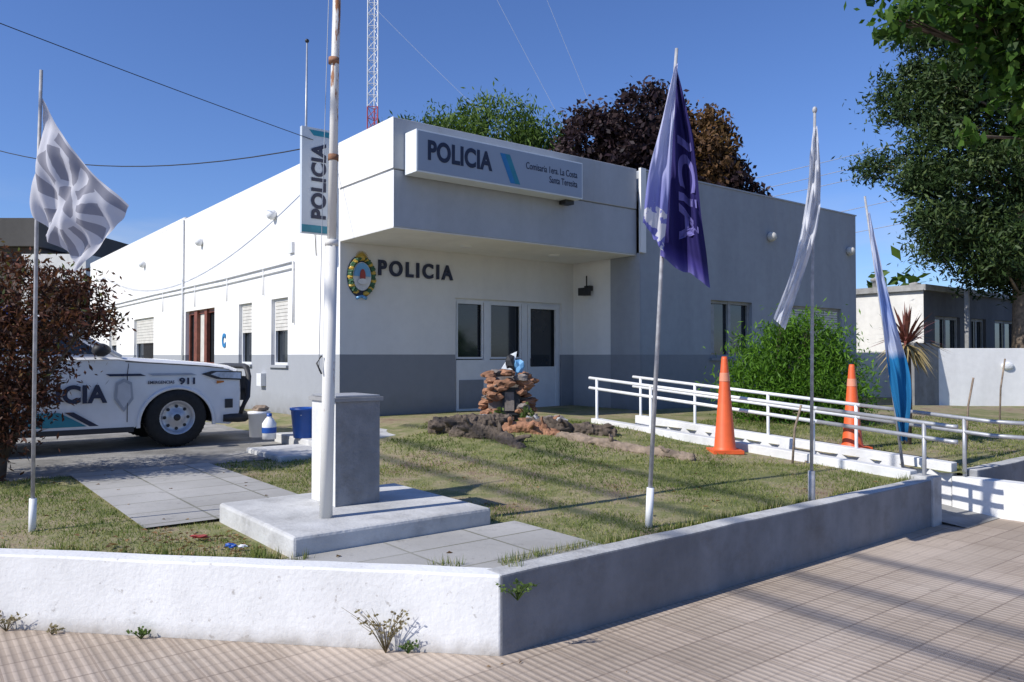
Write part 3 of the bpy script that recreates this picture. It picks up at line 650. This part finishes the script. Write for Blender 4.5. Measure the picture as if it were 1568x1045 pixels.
def q(pts,m): mb.add([C(*p) for p in pts],[tuple(range(len(pts)))],m)
i0,i1=.07,.26
for s,(y0,y1) in ((0,(i0,i1)),(1,(1.84-i0,1.84-i1))):
    q([(-.66,y0,1.26),(-1.42,y1,1.74),(-1.62,y1,1.785),(-2.55,y1,1.78),(-2.75,y1,1.72),(-2.92,y0,1.26)],M_car)
    o=-.004 if s==0 else .004
    def sid(x,z): 
        f=(z-1.27)/.5; return y0+(y1-y0)*f+o
    for w in ([(-.86,1.31),(-1.44,1.69),(-1.72,1.71),(-1.74,1.31)],[(-1.82,1.31),(-1.80,1.71),(-2.48,1.71),(-2.68,1.31)]):
        q([(x,sid(x,z),z) for x,z in w],M_glass)
q([(-.66,i0,1.26),(-.58,.6,1.28),(-.58,1.24,1.28),(-.66,1.77,1.26),(-1.42,1.58,1.74),(-1.42,.26,1.74)],M_glass)
q([(-1.42,.26,1.74),(-1.42,1.58,1.74),(-1.62,1.58,1.785),(-1.62,.26,1.785)],M_car)
q([(-1.62,.26,1.785),(-1.62,1.58,1.785),(-2.55,1.58,1.78),(-2.55,.26,1.78)],M_car)
q([(-2.55,.26,1.78),(-2.55,1.58,1.78),(-2.75,1.58,1.72),(-2.75,.26,1.72)],M_car)
q([(-2.75,.26,1.72),(-2.75,1.58,1.72),(-2.92,1.77,1.26),(-2.92,.07,1.26)],M_glass)
mb.tube([C(-.66,.065,1.27),C(-1.42,.255,1.745),C(-1.62,.255,1.79)],.03,M_car,8)
mb.tube([C(-.66,1.775,1.27),C(-1.42,1.585,1.745),C(-1.62,1.585,1.79)],.03,M_car,8)
def cbx(x0,x1,y0,y1,z0,z1,m): mb.box(x0,x1,y0,y1,z0,z1,m,fn=C)
cbx(-2.0,-1.8,.45,1.4,1.80,1.9,bb)
mb.rock(C(-.92,-.10,1.36),(.10,.13,.085),M_plast,.05,smooth=True); mb.tube([C(-.9,-.05,1.33),C(-.92,.07,1.30)],.025,M_plast,6)
M_hl=mat('headlight',(.55,.57,.60),.08,12,.4)
q([(.845,.004,.955),(.50,-.005,.975),(.30,-.004,1.045),(.44,.0,1.085),(.845,.012,1.075)],M_plast)
q([(.83,-.003,.975),(.56,-.010,.99),(.42,-.009,1.04),(.50,-.006,1.070),(.83,.004,1.060)],M_hl)
q([(.60,-.003,.93),(.50,-.006,.91),(.50,-.006,.955),(.60,-.003,.95)],mat('indicator',(.5,.15,.03),.2))
for wx in (0,-3.2):
    v=[];k=22
    for qv in range(k+1):
        th=math.radians(-4+188*qv/k)
        for r,yy in ((.450,-.012),(.492,-.008),(.492,.03),(.450,.03)): v.append(C(wx+r*math.cos(th),yy,.40+r*math.sin(th)))
    mb.add(v,[(i*4+j,i*4+(j+1)%4,(i+1)*4+(j+1)%4,(i+1)*4+j) for i in range(k) for j in range(4)],M_car,True)
for z0,z1,xo,m in ((.66,1.0,.975,M_plast),(.36,.5,.96,M_plast)):
    cbx(xo-.2,xo+.045,.30,1.54,z0,z1,m)
mb.tube([C(.60,.03,.44),C(.80,.05,.44),C(.94,.20,.44),C(1.02,.6,.44),C(1.02,1.24,.44),C(.94,1.64,.44),C(.80,1.79,.44)],[.05,.07,.08,.08,.08,.08,.07],M_plast,10)
mb.tube([C(.84,.06,.50),C(.95,.08,.72),C(.97,.10,1.0),C(.98,.2,1.12),C(1.05,.5,1.14),C(1.05,1.34,1.14),C(.98,1.64,1.12),C(.97,1.74,1.0),C(.95,1.76,.72),C(.84,1.78,.50)],.04,M_plast,8)
mb.tube([C(.96,.10,.80),C(1.06,.5,.80),C(1.06,1.34,.80),C(.96,1.74,.80)],.03,M_plast,8)
cbx(.62,.72,-.004,.03,.58,.70,M_plast)
cbx(-2.70,-.52,.01,.09,.32,.385,M_plast)
for x in (-.60,-1.78,-2.72): 
    mb.tube([C(x,.006,.45),C(x,-.001,.62),C(x,-.001,.85),C(x,.014,1.05),C(x+.02,.04,1.2)],.005,M_plast,4)
mb.tube([C(.60,.02,1.125),C(.35,.025,1.15),C(-.1,.03,1.18),C(-.62,.03,1.215)],.005,M_plast,4)
for x in (-1.55,-2.6): mb.tube([C(x,-.02,1.02),C(x-.18,-.02,1.02)],.016,M_car,6)
M_rim=mat('rim_silver',(.50,.51,.53),.35,8,.1,metal=.5)
for wx,wy,sg in ((0,.09,1),(-3.2,.09,1),(0,1.75,-1),(-3.2,1.75,-1)):
    ax=tuple(Vv*sg); o=C(wx,wy,.48)
    mb.lathe([(.22,-.10),(.25,-.105),(.30,-.112),(.345,-.10),(.372,-.075),(.382,-.04),(.382,.12),(.36,.15),(.2,.15)],M_rub,o,ax,36)
    for k in range(44):
        th=2*math.pi*k/44; p=Vector(o)+(U*math.cos(th)+Z*math.sin(th))*.379+Vv*(-.045*sg); mb.tube([p,p+Vv*.1*sg],.012,M_rub,4)
    mb.lathe([(.222,-.102),(.205,-.10),(.19,-.06),(.165,-.04),(.11,-.055),(.075,-.075),(.055,-.085),(.0,-.088)],M_rim,o,ax,32)
    mb.lathe([(.045,-.088),(.04,-.105),(0,-.107)],M_plast,o,ax,14)
    for k in range(8):
        th=2*math.pi*k/8; p=Vector(o)+(U*math.cos(th)+Z*math.sin(th))*.145-Vv*.052*sg; mb.lathe([(.022,0),(.0,-.003)],M_dark,tuple(p),ax,10)
mb.make('cab_and_trim',car)
text('door_lettering','POLICIA',1.10,.23,C(-1.93,-.006,.70),U,Z,M_navy,car,.003,.04,1.05)
text('fender_lettering','EMERGENCIAS',.32,.04,C(-.36,-.004,.925),U,Z,M_navy,car,.003,.02)
text('fender_number','911',.20,.09,C(.02,-.006,.91),U,Z,M_navy,car,.003,.04)
mb=MB(); M_gr=mat('livery_grey',(.36,.38,.42),.3); M_gr2=mat('livery_grey_light',(.55,.56,.58),.3)
pts=[(-.70,.95),(-.61,1.0),(-.52,.95),(-.50,.74),(-.61,.58),(-.72,.74)]; mb.add([C(x-.03,-.004,z) for x,z in pts],[tuple(range(6))],M_gr)
pts=[(-.68,.92),(-.61,.96),(-.54,.92),(-.53,.76),(-.61,.63),(-.69,.76)]; mb.add([C(x-.03,-.007,z) for x,z in pts],[tuple(range(6))],M_gr2)
mb.add([C(-.85,.008,1.06),C(-.45,.008,1.06),C(-.38,.006,1.03),C(-.80,.002,1.03)],[(0,1,2,3)],M_navy)
mb.add([C(-.30,.006,1.03),C(.25,.006,1.03),C(.18,.008,1.06),C(-.36,.010,1.06)],[(0,1,2,3)],M_gr)
mb.add([C(-2.7,.012,.42),C(-1.05,.012,.42),C(-1.35,-.003,.60),C(-2.7,-.003,.60)],[(0,1,2,3)],M_teal)
mb.add([C(-1.02,.010,.42),C(-.92,.010,.42),C(-1.20,-.003,.60),C(-1.30,-.003,.60)],[(0,1,2,3)],M_navy)
mb.make('livery',car)
# ---------------------------------------------------------------- trees
def tree(name,trunk,limbs,blobs,n,size,lm,bark=M_bark,**kw):
    mb=MB(); mb.tube(*trunk,bark,12)
    for l in limbs: mb.tube(l[0],l[1],bark,8)
    if isinstance(blobs[0],dict):
        for b in blobs: mb.leaves(b['b'],b['n'],b['s'],b['m'],**b.get('k',{}))
    else: mb.leaves(blobs,n,size,lm,**kw)
    return mb.make(name)
def autolimbs(base,blobs,r):
    out=[]
    for c,rr in blobs:
        b=Vector(base); c=Vector(c); m=b.lerp(c,.5)+Vector((random.uniform(-.2,.2),random.uniform(-.2,.2),.15*rr[2]))
        out.append(([b,m,c],[r,r*.6,r*.2]))
        for k in range(5):
            d=Vector((random.uniform(-1,1),random.uniform(-1,1),random.uniform(-.2,1))); d=Vector((d.x*rr[0],d.y*rr[1],d.z*rr[2]))*.7
            out.append(([m.lerp(c,.6),c+d*.5,c+d],[r*.3,r*.18,r*.05]))
    return out
LG=leafmat('leaf_green',[(0,(.022,.045,.010)),(.4,(.06,.11,.018)),(.8,(.12,.19,.035)),(1,(.18,.25,.06))],.3)
LP=leafmat('leaf_purple',[(0,(.012,.008,.012)),(.5,(.032,.018,.022)),(1,(.085,.055,.05))],.15)
LB=leafmat('leaf_brown',[(0,(.05,.028,.014)),(.5,(.14,.075,.035)),(1,(.30,.18,.08))],.25)
LN=leafmat('pine_needle',[(0,(.010,.024,.008)),(.5,(.034,.064,.016)),(1,(.12,.16,.05))],.12)
LS=leafmat('leaf_bright',[(0,(.03,.08,.008)),(.5,(.09,.20,.018)),(1,(.20,.38,.045))],.4)
LR=leafmat('leaf_redbrown',[(0,(.022,.014,.010)),(.45,(.09,.036,.022)),(.7,(.20,.075,.045)),(.82,(.10,.13,.04)),(1,(.22,.20,.09))],.3)
LT=leafmat('leaf_street',[(0,(.02,.05,.010)),(.5,(.06,.13,.02)),(1,(.19,.30,.055))],.45)
gb=[((-2.7,28,9.0),(1.9,1.7,1.5)),((-.7,28,9.3),(2.0,1.8,1.6)),((1.0,28.3,8.7),(1.6,1.6,1.5)),((-1.4,27.6,7.6),(2.9,2,1.5)),((1.7,28,7.5),(1.4,1.5,1.2)),((-3.8,28,8.6),(1.4,1.4,1.3)),((.3,27.8,7.6),(1.8,1.8,1.5))]
tree('green_tree',([(-.97,28.2,.3),(-.9,28.2,3.5),(-.8,28.2,6)],[.32,.26,.2]),autolimbs((-.85,28.2,5.5),gb,.12),gb,52000,.10,LG,nc=130,clump=.13,aspect=.3,droop=.8,shell=.5)
pb=[((2.9,26,8.5),(1.3,1.4,1.4)),((4.3,26,9.0),(1.5,1.5,1.5)),((3.2,26,7.2),(1.6,1.6,1.5)),((5.2,26,8.0),(1.5,1.5,1.6)),((7.4,25.8,6.7),(1.0,1.1,1.1)),((6.2,26,7.0),(1.5,1.5,1.2))]
br=[((6.2,25.7,8.3),(1.2,1.1,1.45)),((6.7,25.6,7.6),(.9,1,1.0)),((7.3,25.6,6.0),(.8,.8,.6))]
tree('purple_leaf_tree',([(4.9,26,.3),(4.9,26,3.5),(4.9,26,5.5)],[.3,.25,.18]),autolimbs((4.9,26,5.2),pb+br,.12),[dict(b=pb,n=34000,s=.10,m=LP,k=dict(nc=70,clump=.15,shell=.65)),dict(b=br,n=9500,s=.09,m=LB,k=dict(nc=60,clump=.15))],0,0,None)
nb=[]
for k in range(46):
    z=3.8+k*.165; sp=2.7*(1-.3*abs((z-7.0)/4.5))
    nb.append(((13.6+random.uniform(-1,1)*sp,21.5+random.uniform(-1,1)*sp*.6,z),(random.uniform(.75,1.2),random.uniform(.7,1.1),random.uniform(.4,.65))))
nb+=[((11.6,21,8.3),(1.0,.8,.8)),((11.2,21,6.2),(1.0,.8,.7)),((11.9,21,4.5),(1.1,.8,.6)),((12.7,21,9.8),(1.1,.9,.8)),((11.9,21,9.0),(.8,.9,.7)),((13.6,21,10.2),(1.3,.9,.9)),((11.6,21,7.2),(1.1,.9,.8)),((12.6,21,5.3),(1.2,.9,.8))]
tree('pine_tree',([(14.1,21.5,.3),(14.15,21.5,4),(14.1,21.5,8),(14.0,21.5,10)],[.26,.22,.15,.05]),[([(14.1,21.5,max(2.5,c[2]-.9)),tuple(Vector(c))],[.05,.015]) for c,r in nb],nb,95000,.085,LN,bark=M_barklt,nc=30,clump=.26,aspect=.3,shell=.2)
rb=[((-4.55,7.5,2.0),(.62,.6,.45)),((-5.2,7.7,1.75),(.8,.8,.75)),((-4.95,7.4,1.5),(.6,.6,.5)),((-5.25,7.2,1.05),(.75,.5,.5)),((-4.4,7.8,2.15),(.35,.4,.33)),((-4.9,7.7,2.2),(.6,.5,.4)),((-5.6,7.3,1.3),(.8,.6,.8)),((-4.75,7.35,1.15),(.38,.4,.35)),((-4.1,7.5,1.92),(.25,.3,.16))]
tree('red_leaf_bush',([(-5.0,7.6,.35),(-4.95,7.6,.8)],[.05,.04]),autolimbs((-4.95,7.6,.6),rb,.03),rb,23000,.032,LR,nc=80,clump=.17,aspect=.35)
sb_=[((4.2,12.4,1.35),(.75,.6,.65)),((4.8,12.6,1.5),(.6,.6,.6)),((3.8,12.3,1.05),(.55,.5,.5)),((5.2,12.4,1.1),(.5,.5,.55)),((4.5,12.1,.9),(.9,.5,.5)),((4.7,12.4,1.95),(.35,.35,.35)),((4.2,12.3,1.9),(.2,.2,.35)),((5.15,12.4,1.75),(.2,.2,.35))]
tree('green_shrub',([(4.4,12.4,.4),(4.4,12.4,.8)],[.06,.05]),autolimbs((4.4,12.4,.6),sb_,.03),sb_,24000,.045,LS,nc=50,clump=.22,aspect=.25,droop=.7)
tb=[((3.55,7,4.62),(.30,.3,.14)),((3.95,7,4.75),(.40,.4,.20)),((4.4,7,4.75),(.45,.4,.25)),((4.75,7.1,4.2),(.4,.4,.28)),((4.5,7.1,4.45),(.4,.4,.22)),((5.1,7.2,4.6),(.7,.6,.6)),((4.85,7,3.75),(.25,.3,.3)),((4.15,7.0,3.58),(.12,.12,.10)),((5.6,7.2,5.2),(1.1,1,.7)),((4.4,7.1,5.3),(.9,.8,.4)),((5.1,7.0,3.4),(.3,.3,.4)),((6.4,7.4,5.2),(1.2,1.1,1))]
tree('street_tree',([(7.0,8.0,-.02),(7.0,8.0,2),(6.9,7.9,3.6)],[.2,.16,.13]),autolimbs((6.9,7.9,3.8),tb,.035),tb,11500,.055,LT,nc=40,clump=.24,aspect=.6,shell=.3,droop=.4)
db=[]
for k in range(46):
    x=random.uniform(-70,90); db.append(((x,85+random.uniform(-8,8),3.2+random.uniform(-.5,1)),(4.5,3,2.6)))
db+=[((22.5,46,4.5),(1.6,1.4,2.2)),((24,47,3.6),(1.5,1.2,1.8))]
mb=MB(); mb.leaves(db,24000,.4,LG,nc=30); mb.make('distant_trees')
mb=MB(); ry=mat('cordyline_red',(.16,.05,.035),.5,9,.5); yy_=mat('cordyline_dry',(.34,.27,.12),.7,9,.4)
cx,cy,cz=5.08,10.0,1.75
mb.tube([(cx,cy,.4),(cx+.02,cy,1.0),(cx,cy,cz)],[.05,.045,.05],M_bark,8)
for k in range(120):
    th=random.uniform(0,6.283); up=random.random(); l=random.uniform(.42,.65)*(1 if up>.35 else .8)
    el=math.radians(-55+140*up); d=Vector((math.cos(th)*math.cos(el),math.sin(th)*math.cos(el),math.sin(el)))
    sd=Vector((-math.sin(th),math.cos(th),0)); o=Vector((cx,cy,cz)); w=.018; g=Vector((0,0,-.12*math.cos(el)))
    p=[o,o+d*l*.55,o+d*l+g]
    mb.add([p[0]-sd*w*.6,p[0]+sd*w*.6,p[1]+sd*w,p[1]-sd*w,p[2]],[(0,1,2,3),(3,2,4)],ry if up>.4 else yy_)
mb.make('cordyline_plant')
def weed(x,y,z,n,h,m,sp=.6):
    mb=MB()
    for k in range(n):
        th=random.uniform(0,6.283); r=random.uniform(.1,sp); hh=h*random.uniform(.5,1)
        p0=Vector((x,y,z)); p1=p0+Vector((math.cos(th)*r*hh*.5,math.sin(th)*r*hh*.3,hh*.6)); p2=p0+Vector((math.cos(th)*r*hh*1.3,math.sin(th)*r*hh*.6,hh))
        mb.tube([p0,p1,p2],[.0022,.0018,.0008],m,4)
        for j in range(3):
            c=p1.lerp(p2,random.random()); d=Vector((random.uniform(-1,1),random.uniform(-.5,.5),random.uniform(-.3,.8))).normalized()*.022; s2=Vector((d.z,0,-d.x))*.35
            mb.add([c,c+d*.5+s2,c+d,c+d*.5-s2],[(0,1,2,3)],m,rnd=random.random())
    mb.make('weed_tuft')
wy=leafmat('weed_dry',[(0,(.14,.10,.05)),(1,(.34,.29,.18))]); wg=leafmat('weed_green',[(0,(.05,.09,.02)),(1,(.15,.22,.06))])
def kp(s,o): return K0+KD*s-KN*o
p=kp(.62,.04); weed(p.x,p.y,0,26,.26,wy,.9)
p=kp(.5,.03); weed(p.x,p.y,0,10,.06,wg,1.2)
p=kp(2.05,.04); weed(p.x,p.y,0,16,.07,wg,1.4)
p=kp(2.9,.04); weed(p.x,p.y,0,14,.12,wy,1.2)
p=kp(2.6,.05); weed(p.x,p.y,0,10,.05,wy,1.8)
weed(.03,4.15,.30,20,.10,wg,1.3)
mb=MB()
for k in range(420):
    if k<200: x,y=random.gauss(-2.0,.4),random.gauss(4.85,.2)
    else: x,y=random.uniform(-6,5),random.uniform(4.6,9)
    a,b=toL(x,y)
    if onhard(a,b,x,y) or b<-8.3 or (x-K0.x)*KN.x+(y-K0.y)*KN.y<.2: continue
    z=lawnz(x,y)+.015; s=random.uniform(.012,.03); th=random.uniform(0,6.28); c,d=math.cos(th)*s,math.sin(th)*s
    mb.add([(x-c,y-d,z),(x+d*.5,y-c*.5,z+.012),(x+c,y+d,z+.004),(x-d*.5,y+c*.5,z+.01)],[(0,1,2,3)],LB,rnd=random.uniform(.3,1))
for k in range(90):
    s=random.uniform(-.2,4.5); c=(K0+KD*s-KN*abs(random.gauss(.03,.12))) if k<55 else Vector((random.uniform(-3,5),random.uniform(2.6,4.0),0)); x,y=c.x,c.y
    if toL(x,y)[1]>-8.55: continue
    z=.004; s=random.uniform(.006,.018); th=random.uniform(0,6.28); c,d=math.cos(th)*s,math.sin(th)*s
    mb.add([(x-c,y-d,z),(x+d*.5,y-c*.5,z+.006),(x+c,y+d,z+.002),(x-d*.5,y+c*.5,z+.006)],[(0,1,2,3)],LB,rnd=random.uniform(.2,1))
mb.make('fallen_leaves')
mb=MB(); mb.rock((-1.72,4.78,.435),(.035,.025,.012),bb,.5); mb.rock((-1.66,4.79,.43),(.03,.02,.01),M_white,.5); mb.rock((-2.02,5.05,.43),(.05,.03,.012),er,.5); mb.make('litter')
# ---------------------------------------------------------------- lattice mast & wires
lm=empty('lattice_radio_mast',(-5.4,30,0)); mb=MB(); M_red=mat('mast_red',(.45,.05,.04),.5)
cs=[(-5.6,29.9),(-5.2,29.9),(-5.4,30.25)]
for i in range(0,74):
    z0=i*.45; z1=z0+.45; m=M_red if (int((z0-.0)/5.45)%2==1) else M_white
    for k in range(3):
        (x0,y0),(x1,y1)=cs[k],cs[(k+1)%3]
        mb.tube([(x0,y0,z0),(x0,y0,z1)],.024,m,5,False); mb.tube([(x0,y0,z0),(x1,y1,z1)],.014,m,4,False); mb.tube([(x0,y0,z1),(x1,y1,z1)],.012,m,4,False)
mb.make('lattice',lm)
def wire(name,p,q,sag,r,m,n=14):
    p=Vector(p);q=Vector(q); mb=MB(); mb.tube([p.lerp(q,i/n)+Vector((0,0,-4*sag*(i/n)*(1-i/n))) for i in range(n+1)],r,m,5); mb.make(name)
wire('guy_wire',(-5.4,30,15.2),(3.2,25,5.6),.15,.005,M_wirelt)
wire('guy_wire',(-5.4,30,25),(3.0,26,7),.2,.005,M_wirelt)
wire('guy_wire',(-5.4,30,32.5),(4.5,26,5.5),.2,.005,M_wirelt)
wire('shadow_cable',(-9.5,4.5,6.15),(-3.2,12.7,5.12),.08,.006,M_wire)
wire('shadow_cable',(-20,24,9.9),(-3.25,12.9,5.10),1.15,.011,M_wire,24)
for z0,z1,y in ((8.9,12.1,30),(8.5,11.6,30.6),(8.2,11.1,31),(6.9,9.9,31.5),(6.2,8.7,32)): wire('power_line',(2,y+6,z0-1),(24,y-1,z1),.3,.013,M_polegrey)
EL=math.radians(40)
for k,(hh,o) in enumerate(((12,0),(12.3,.55),(11.7,1.25))):  # added cables out of view, there to cast soft shadow bands on the sidewalk
    sx_,sy_=.85*hh/math.tan(EL),.53*hh/math.tan(EL); q0=Vector((1.74+o,5.44+o*.7,0)); dr=Vector((.58,-.82,0)).normalized()
    a_=q0-dr*7; b_=q0+dr*14
    wire('shadow_cable',(a_.x-sx_,a_.y-sy_,hh),(b_.x-sx_,b_.y-sy_,hh),.2,.04,M_wire)
# ---------------------------------------------------------------- neighbours right
nh=empty('neighbour_house',L(20,-5,0)); ha,hb=toL(11.67,22); mb=MB(); hm=stucco('neighbour_white',(.76,.75,.72),dirt=.15); hd=stucco('neighbour_shaded',(.13,.13,.14),dirt=.2)  # house front gets a darkened colour that stands for its shade
fnH=lambda p,d,z: L(p,hb+d,z)
holes=[(ha+.7,ha+2.4,1.7,2.75),(ha+3.2,ha+4.3,1.6,2.75),(ha+5.0,ha+7,1.7,2.75)]
wall(mb,ha,ha+14,.1,3.45,holes,fnH,hd); mb.add([L(ha,hb,.1),L(ha,hb+9,.1),L(ha,hb+9,3.45),L(ha,hb,3.45)],[(0,1,2,3)],hm)
mb.box(ha-.12,ha+14.1,hb-.12,hb+9,3.453,3.62,M_conc)
for h in holes: frame(mb,fnH,h[0],h[1],h[2],h[3],.14,M_conc,.08); pane(mb,fnH,*h,.15,M_glass); mb.box((h[0]+h[1])/2-.04,(h[0]+h[1])/2+.04,hb+.08,hb+.13,h[2],h[3],M_conc)
mb.box(ha+.7,ha+.8,hb-.9,hb-.8,.1,3.45,M_conc)
for k in range(2): mb.lathe([(.12,0),(.12,.3),(.18,.32),(.18,.4),(0,.45)],M_conc,L(ha+1.3+k*2.6,hb+2,3.62),n=12)
mb.make('house',nh)
mb=MB(); bw=stucco('boundary_wall_white',(.80,.80,.80)); mb.box(10.4,24,19.0,19.18,.2,1.78,bw,Wd); mb.rock((12.1,18.97,1.35),(.16,.05,.10),M_white,0); mb.make('boundary_wall',bevel=.01)
mb=MB(); a1,b1=toL(10.4,19.1); mb.box(13.0,a1,b1-.1,b1+.08,.2,1.9,M_lowB); mb.make('boundary_wall_shaded')  # wall stretch facing away from the sun, its shade painted as dark grey
for x,y,h in ((2.95,8.2,.62),(5.6,9.6,.9),(7.2,11.5,1.1)):
    mb=MB(); z=lawnz(x,y); mb.tube([(x,y,z-.05),(x+.03,y,z+h*.6),(x+.10,y,z+h)],.012,M_barklt,6); mb.make('wooden_stake')
e=empty('neighbour_building',(-20,33,0)); mb=MB(); dk=stucco('neighbour_brown',(.12,.10,.09),dirt=.3)
mb.box(-30,-20.3,33,42,.1,6.2,dk,Wd); mb.box(-30.2,-20,32.6,42,6.22,7.4,stucco('nb_roof',(.10,.095,.09)),Wd)
mb.box(-20.25,-17.6,32,38,.1,5.8,hm,Wd); mb.box(-19.6,-17.9,31.6,31.98,3.0,4.4,dk,Wd); mb.tube([(-22.4,33,7.4),(-22.4,33,9.8)],.35,dk,10)
mb.box(-17.5,-14.8,36,44,.1,5.0,dk,Wd); mb.make('blocks',e)
# ---------------------------------------------------------------- sky, sun, camera
sh=Vector((-.85,-.53,0)).normalized(); sd=Vector((sh.x*math.cos(EL),sh.y*math.cos(EL),math.sin(EL)))
w=bpy.data.worlds.new('World'); sc.world=w; w.use_nodes=True; nt=w.node_tree; bg=nt.nodes['Background']
sky=nt.nodes.new('ShaderNodeTexSky'); sky.sky_type='NISHITA'; sky.sun_disc=False; sky.sun_elevation=EL; sky.sun_rotation=math.atan2(sh.x,sh.y)%(2*math.pi); sky.altitude=0; sky.air_density=1.0; sky.dust_density=.3; sky.ozone_density=2.0
mx=nt.nodes.new('ShaderNodeMix'); mx.data_type='RGBA'; mx.blend_type='MULTIPLY'; mx.inputs[0].default_value=1; mx.inputs[7].default_value=(.86,1.10,1.66,1); nt.links.new(sky.outputs[0],mx.inputs[6])
tc=nt.nodes.new('ShaderNodeTexCoord'); mpn=nt.nodes.new('ShaderNodeMapping'); mpn.inputs['Scale'].default_value=(3,3,11); nt.links.new(tc.outputs['Generated'],mpn.inputs[0])
nz=nt.nodes.new('ShaderNodeTexNoise'); nz.inputs['Scale'].default_value=1.6; nz.inputs['Detail'].default_value=7; nt.links.new(mpn.outputs[0],nz.inputs['Vector'])
rp_=nt.nodes.new('ShaderNodeValToRGB'); rp_.color_ramp.elements[0].position=.46; rp_.color_ramp.elements[1].position=.68; nt.links.new(nz.outputs['Fac'],rp_.inputs[0])
sx=nt.nodes.new('ShaderNodeSeparateXYZ'); nt.links.new(tc.outputs['Generated'],sx.inputs[0])
mr=nt.nodes.new('ShaderNodeMapRange'); nt.links.new(sx.outputs[2],mr.inputs[0]); mr.inputs[1].default_value=.05; mr.inputs[2].default_value=.20; mr.inputs[3].default_value=.8; mr.inputs[4].default_value=0
mu=nt.nodes.new('ShaderNodeMath'); mu.operation='MULTIPLY'; nt.links.new(rp_.outputs[0],mu.inputs[0]); nt.links.new(mr.outputs[0],mu.inputs[1])
mc=nt.nodes.new('ShaderNodeMix'); mc.data_type='RGBA'; nt.links.new(mu.outputs[0],mc.inputs[0]); nt.links.new(mx.outputs[2],mc.inputs[6]); mc.inputs[7].default_value=(7.0,7.6,8.6,1)
nt.links.new(mc.outputs[2],bg.inputs[0]); bg.inputs[1].default_value=.088
sl=bpy.data.lights.new('sun','SUN'); sl.energy=5.0; sl.angle=math.radians(.5); sl.color=(1,.955,.88)
so=bpy.data.objects.new('sun',sl); so.rotation_euler=(-sd).to_track_quat('-Z','Y').to_euler(); so.location=(-20,-15,30); sc.collection.objects.link(so)
cd=bpy.data.cameras.new('camera'); cd.lens=27.3; cd.sensor_width=36; cd.clip_end=2000; cd.clip_start=.05
co=bpy.data.objects.new('camera',cd); co.location=(0,0,1.6); co.rotation_euler=(math.radians(91.08),0,0); sc.collection.objects.link(co); sc.camera=co
sc.view_settings.view_transform='Standard'; sc.view_settings.look='None'; sc.view_settings.exposure=0
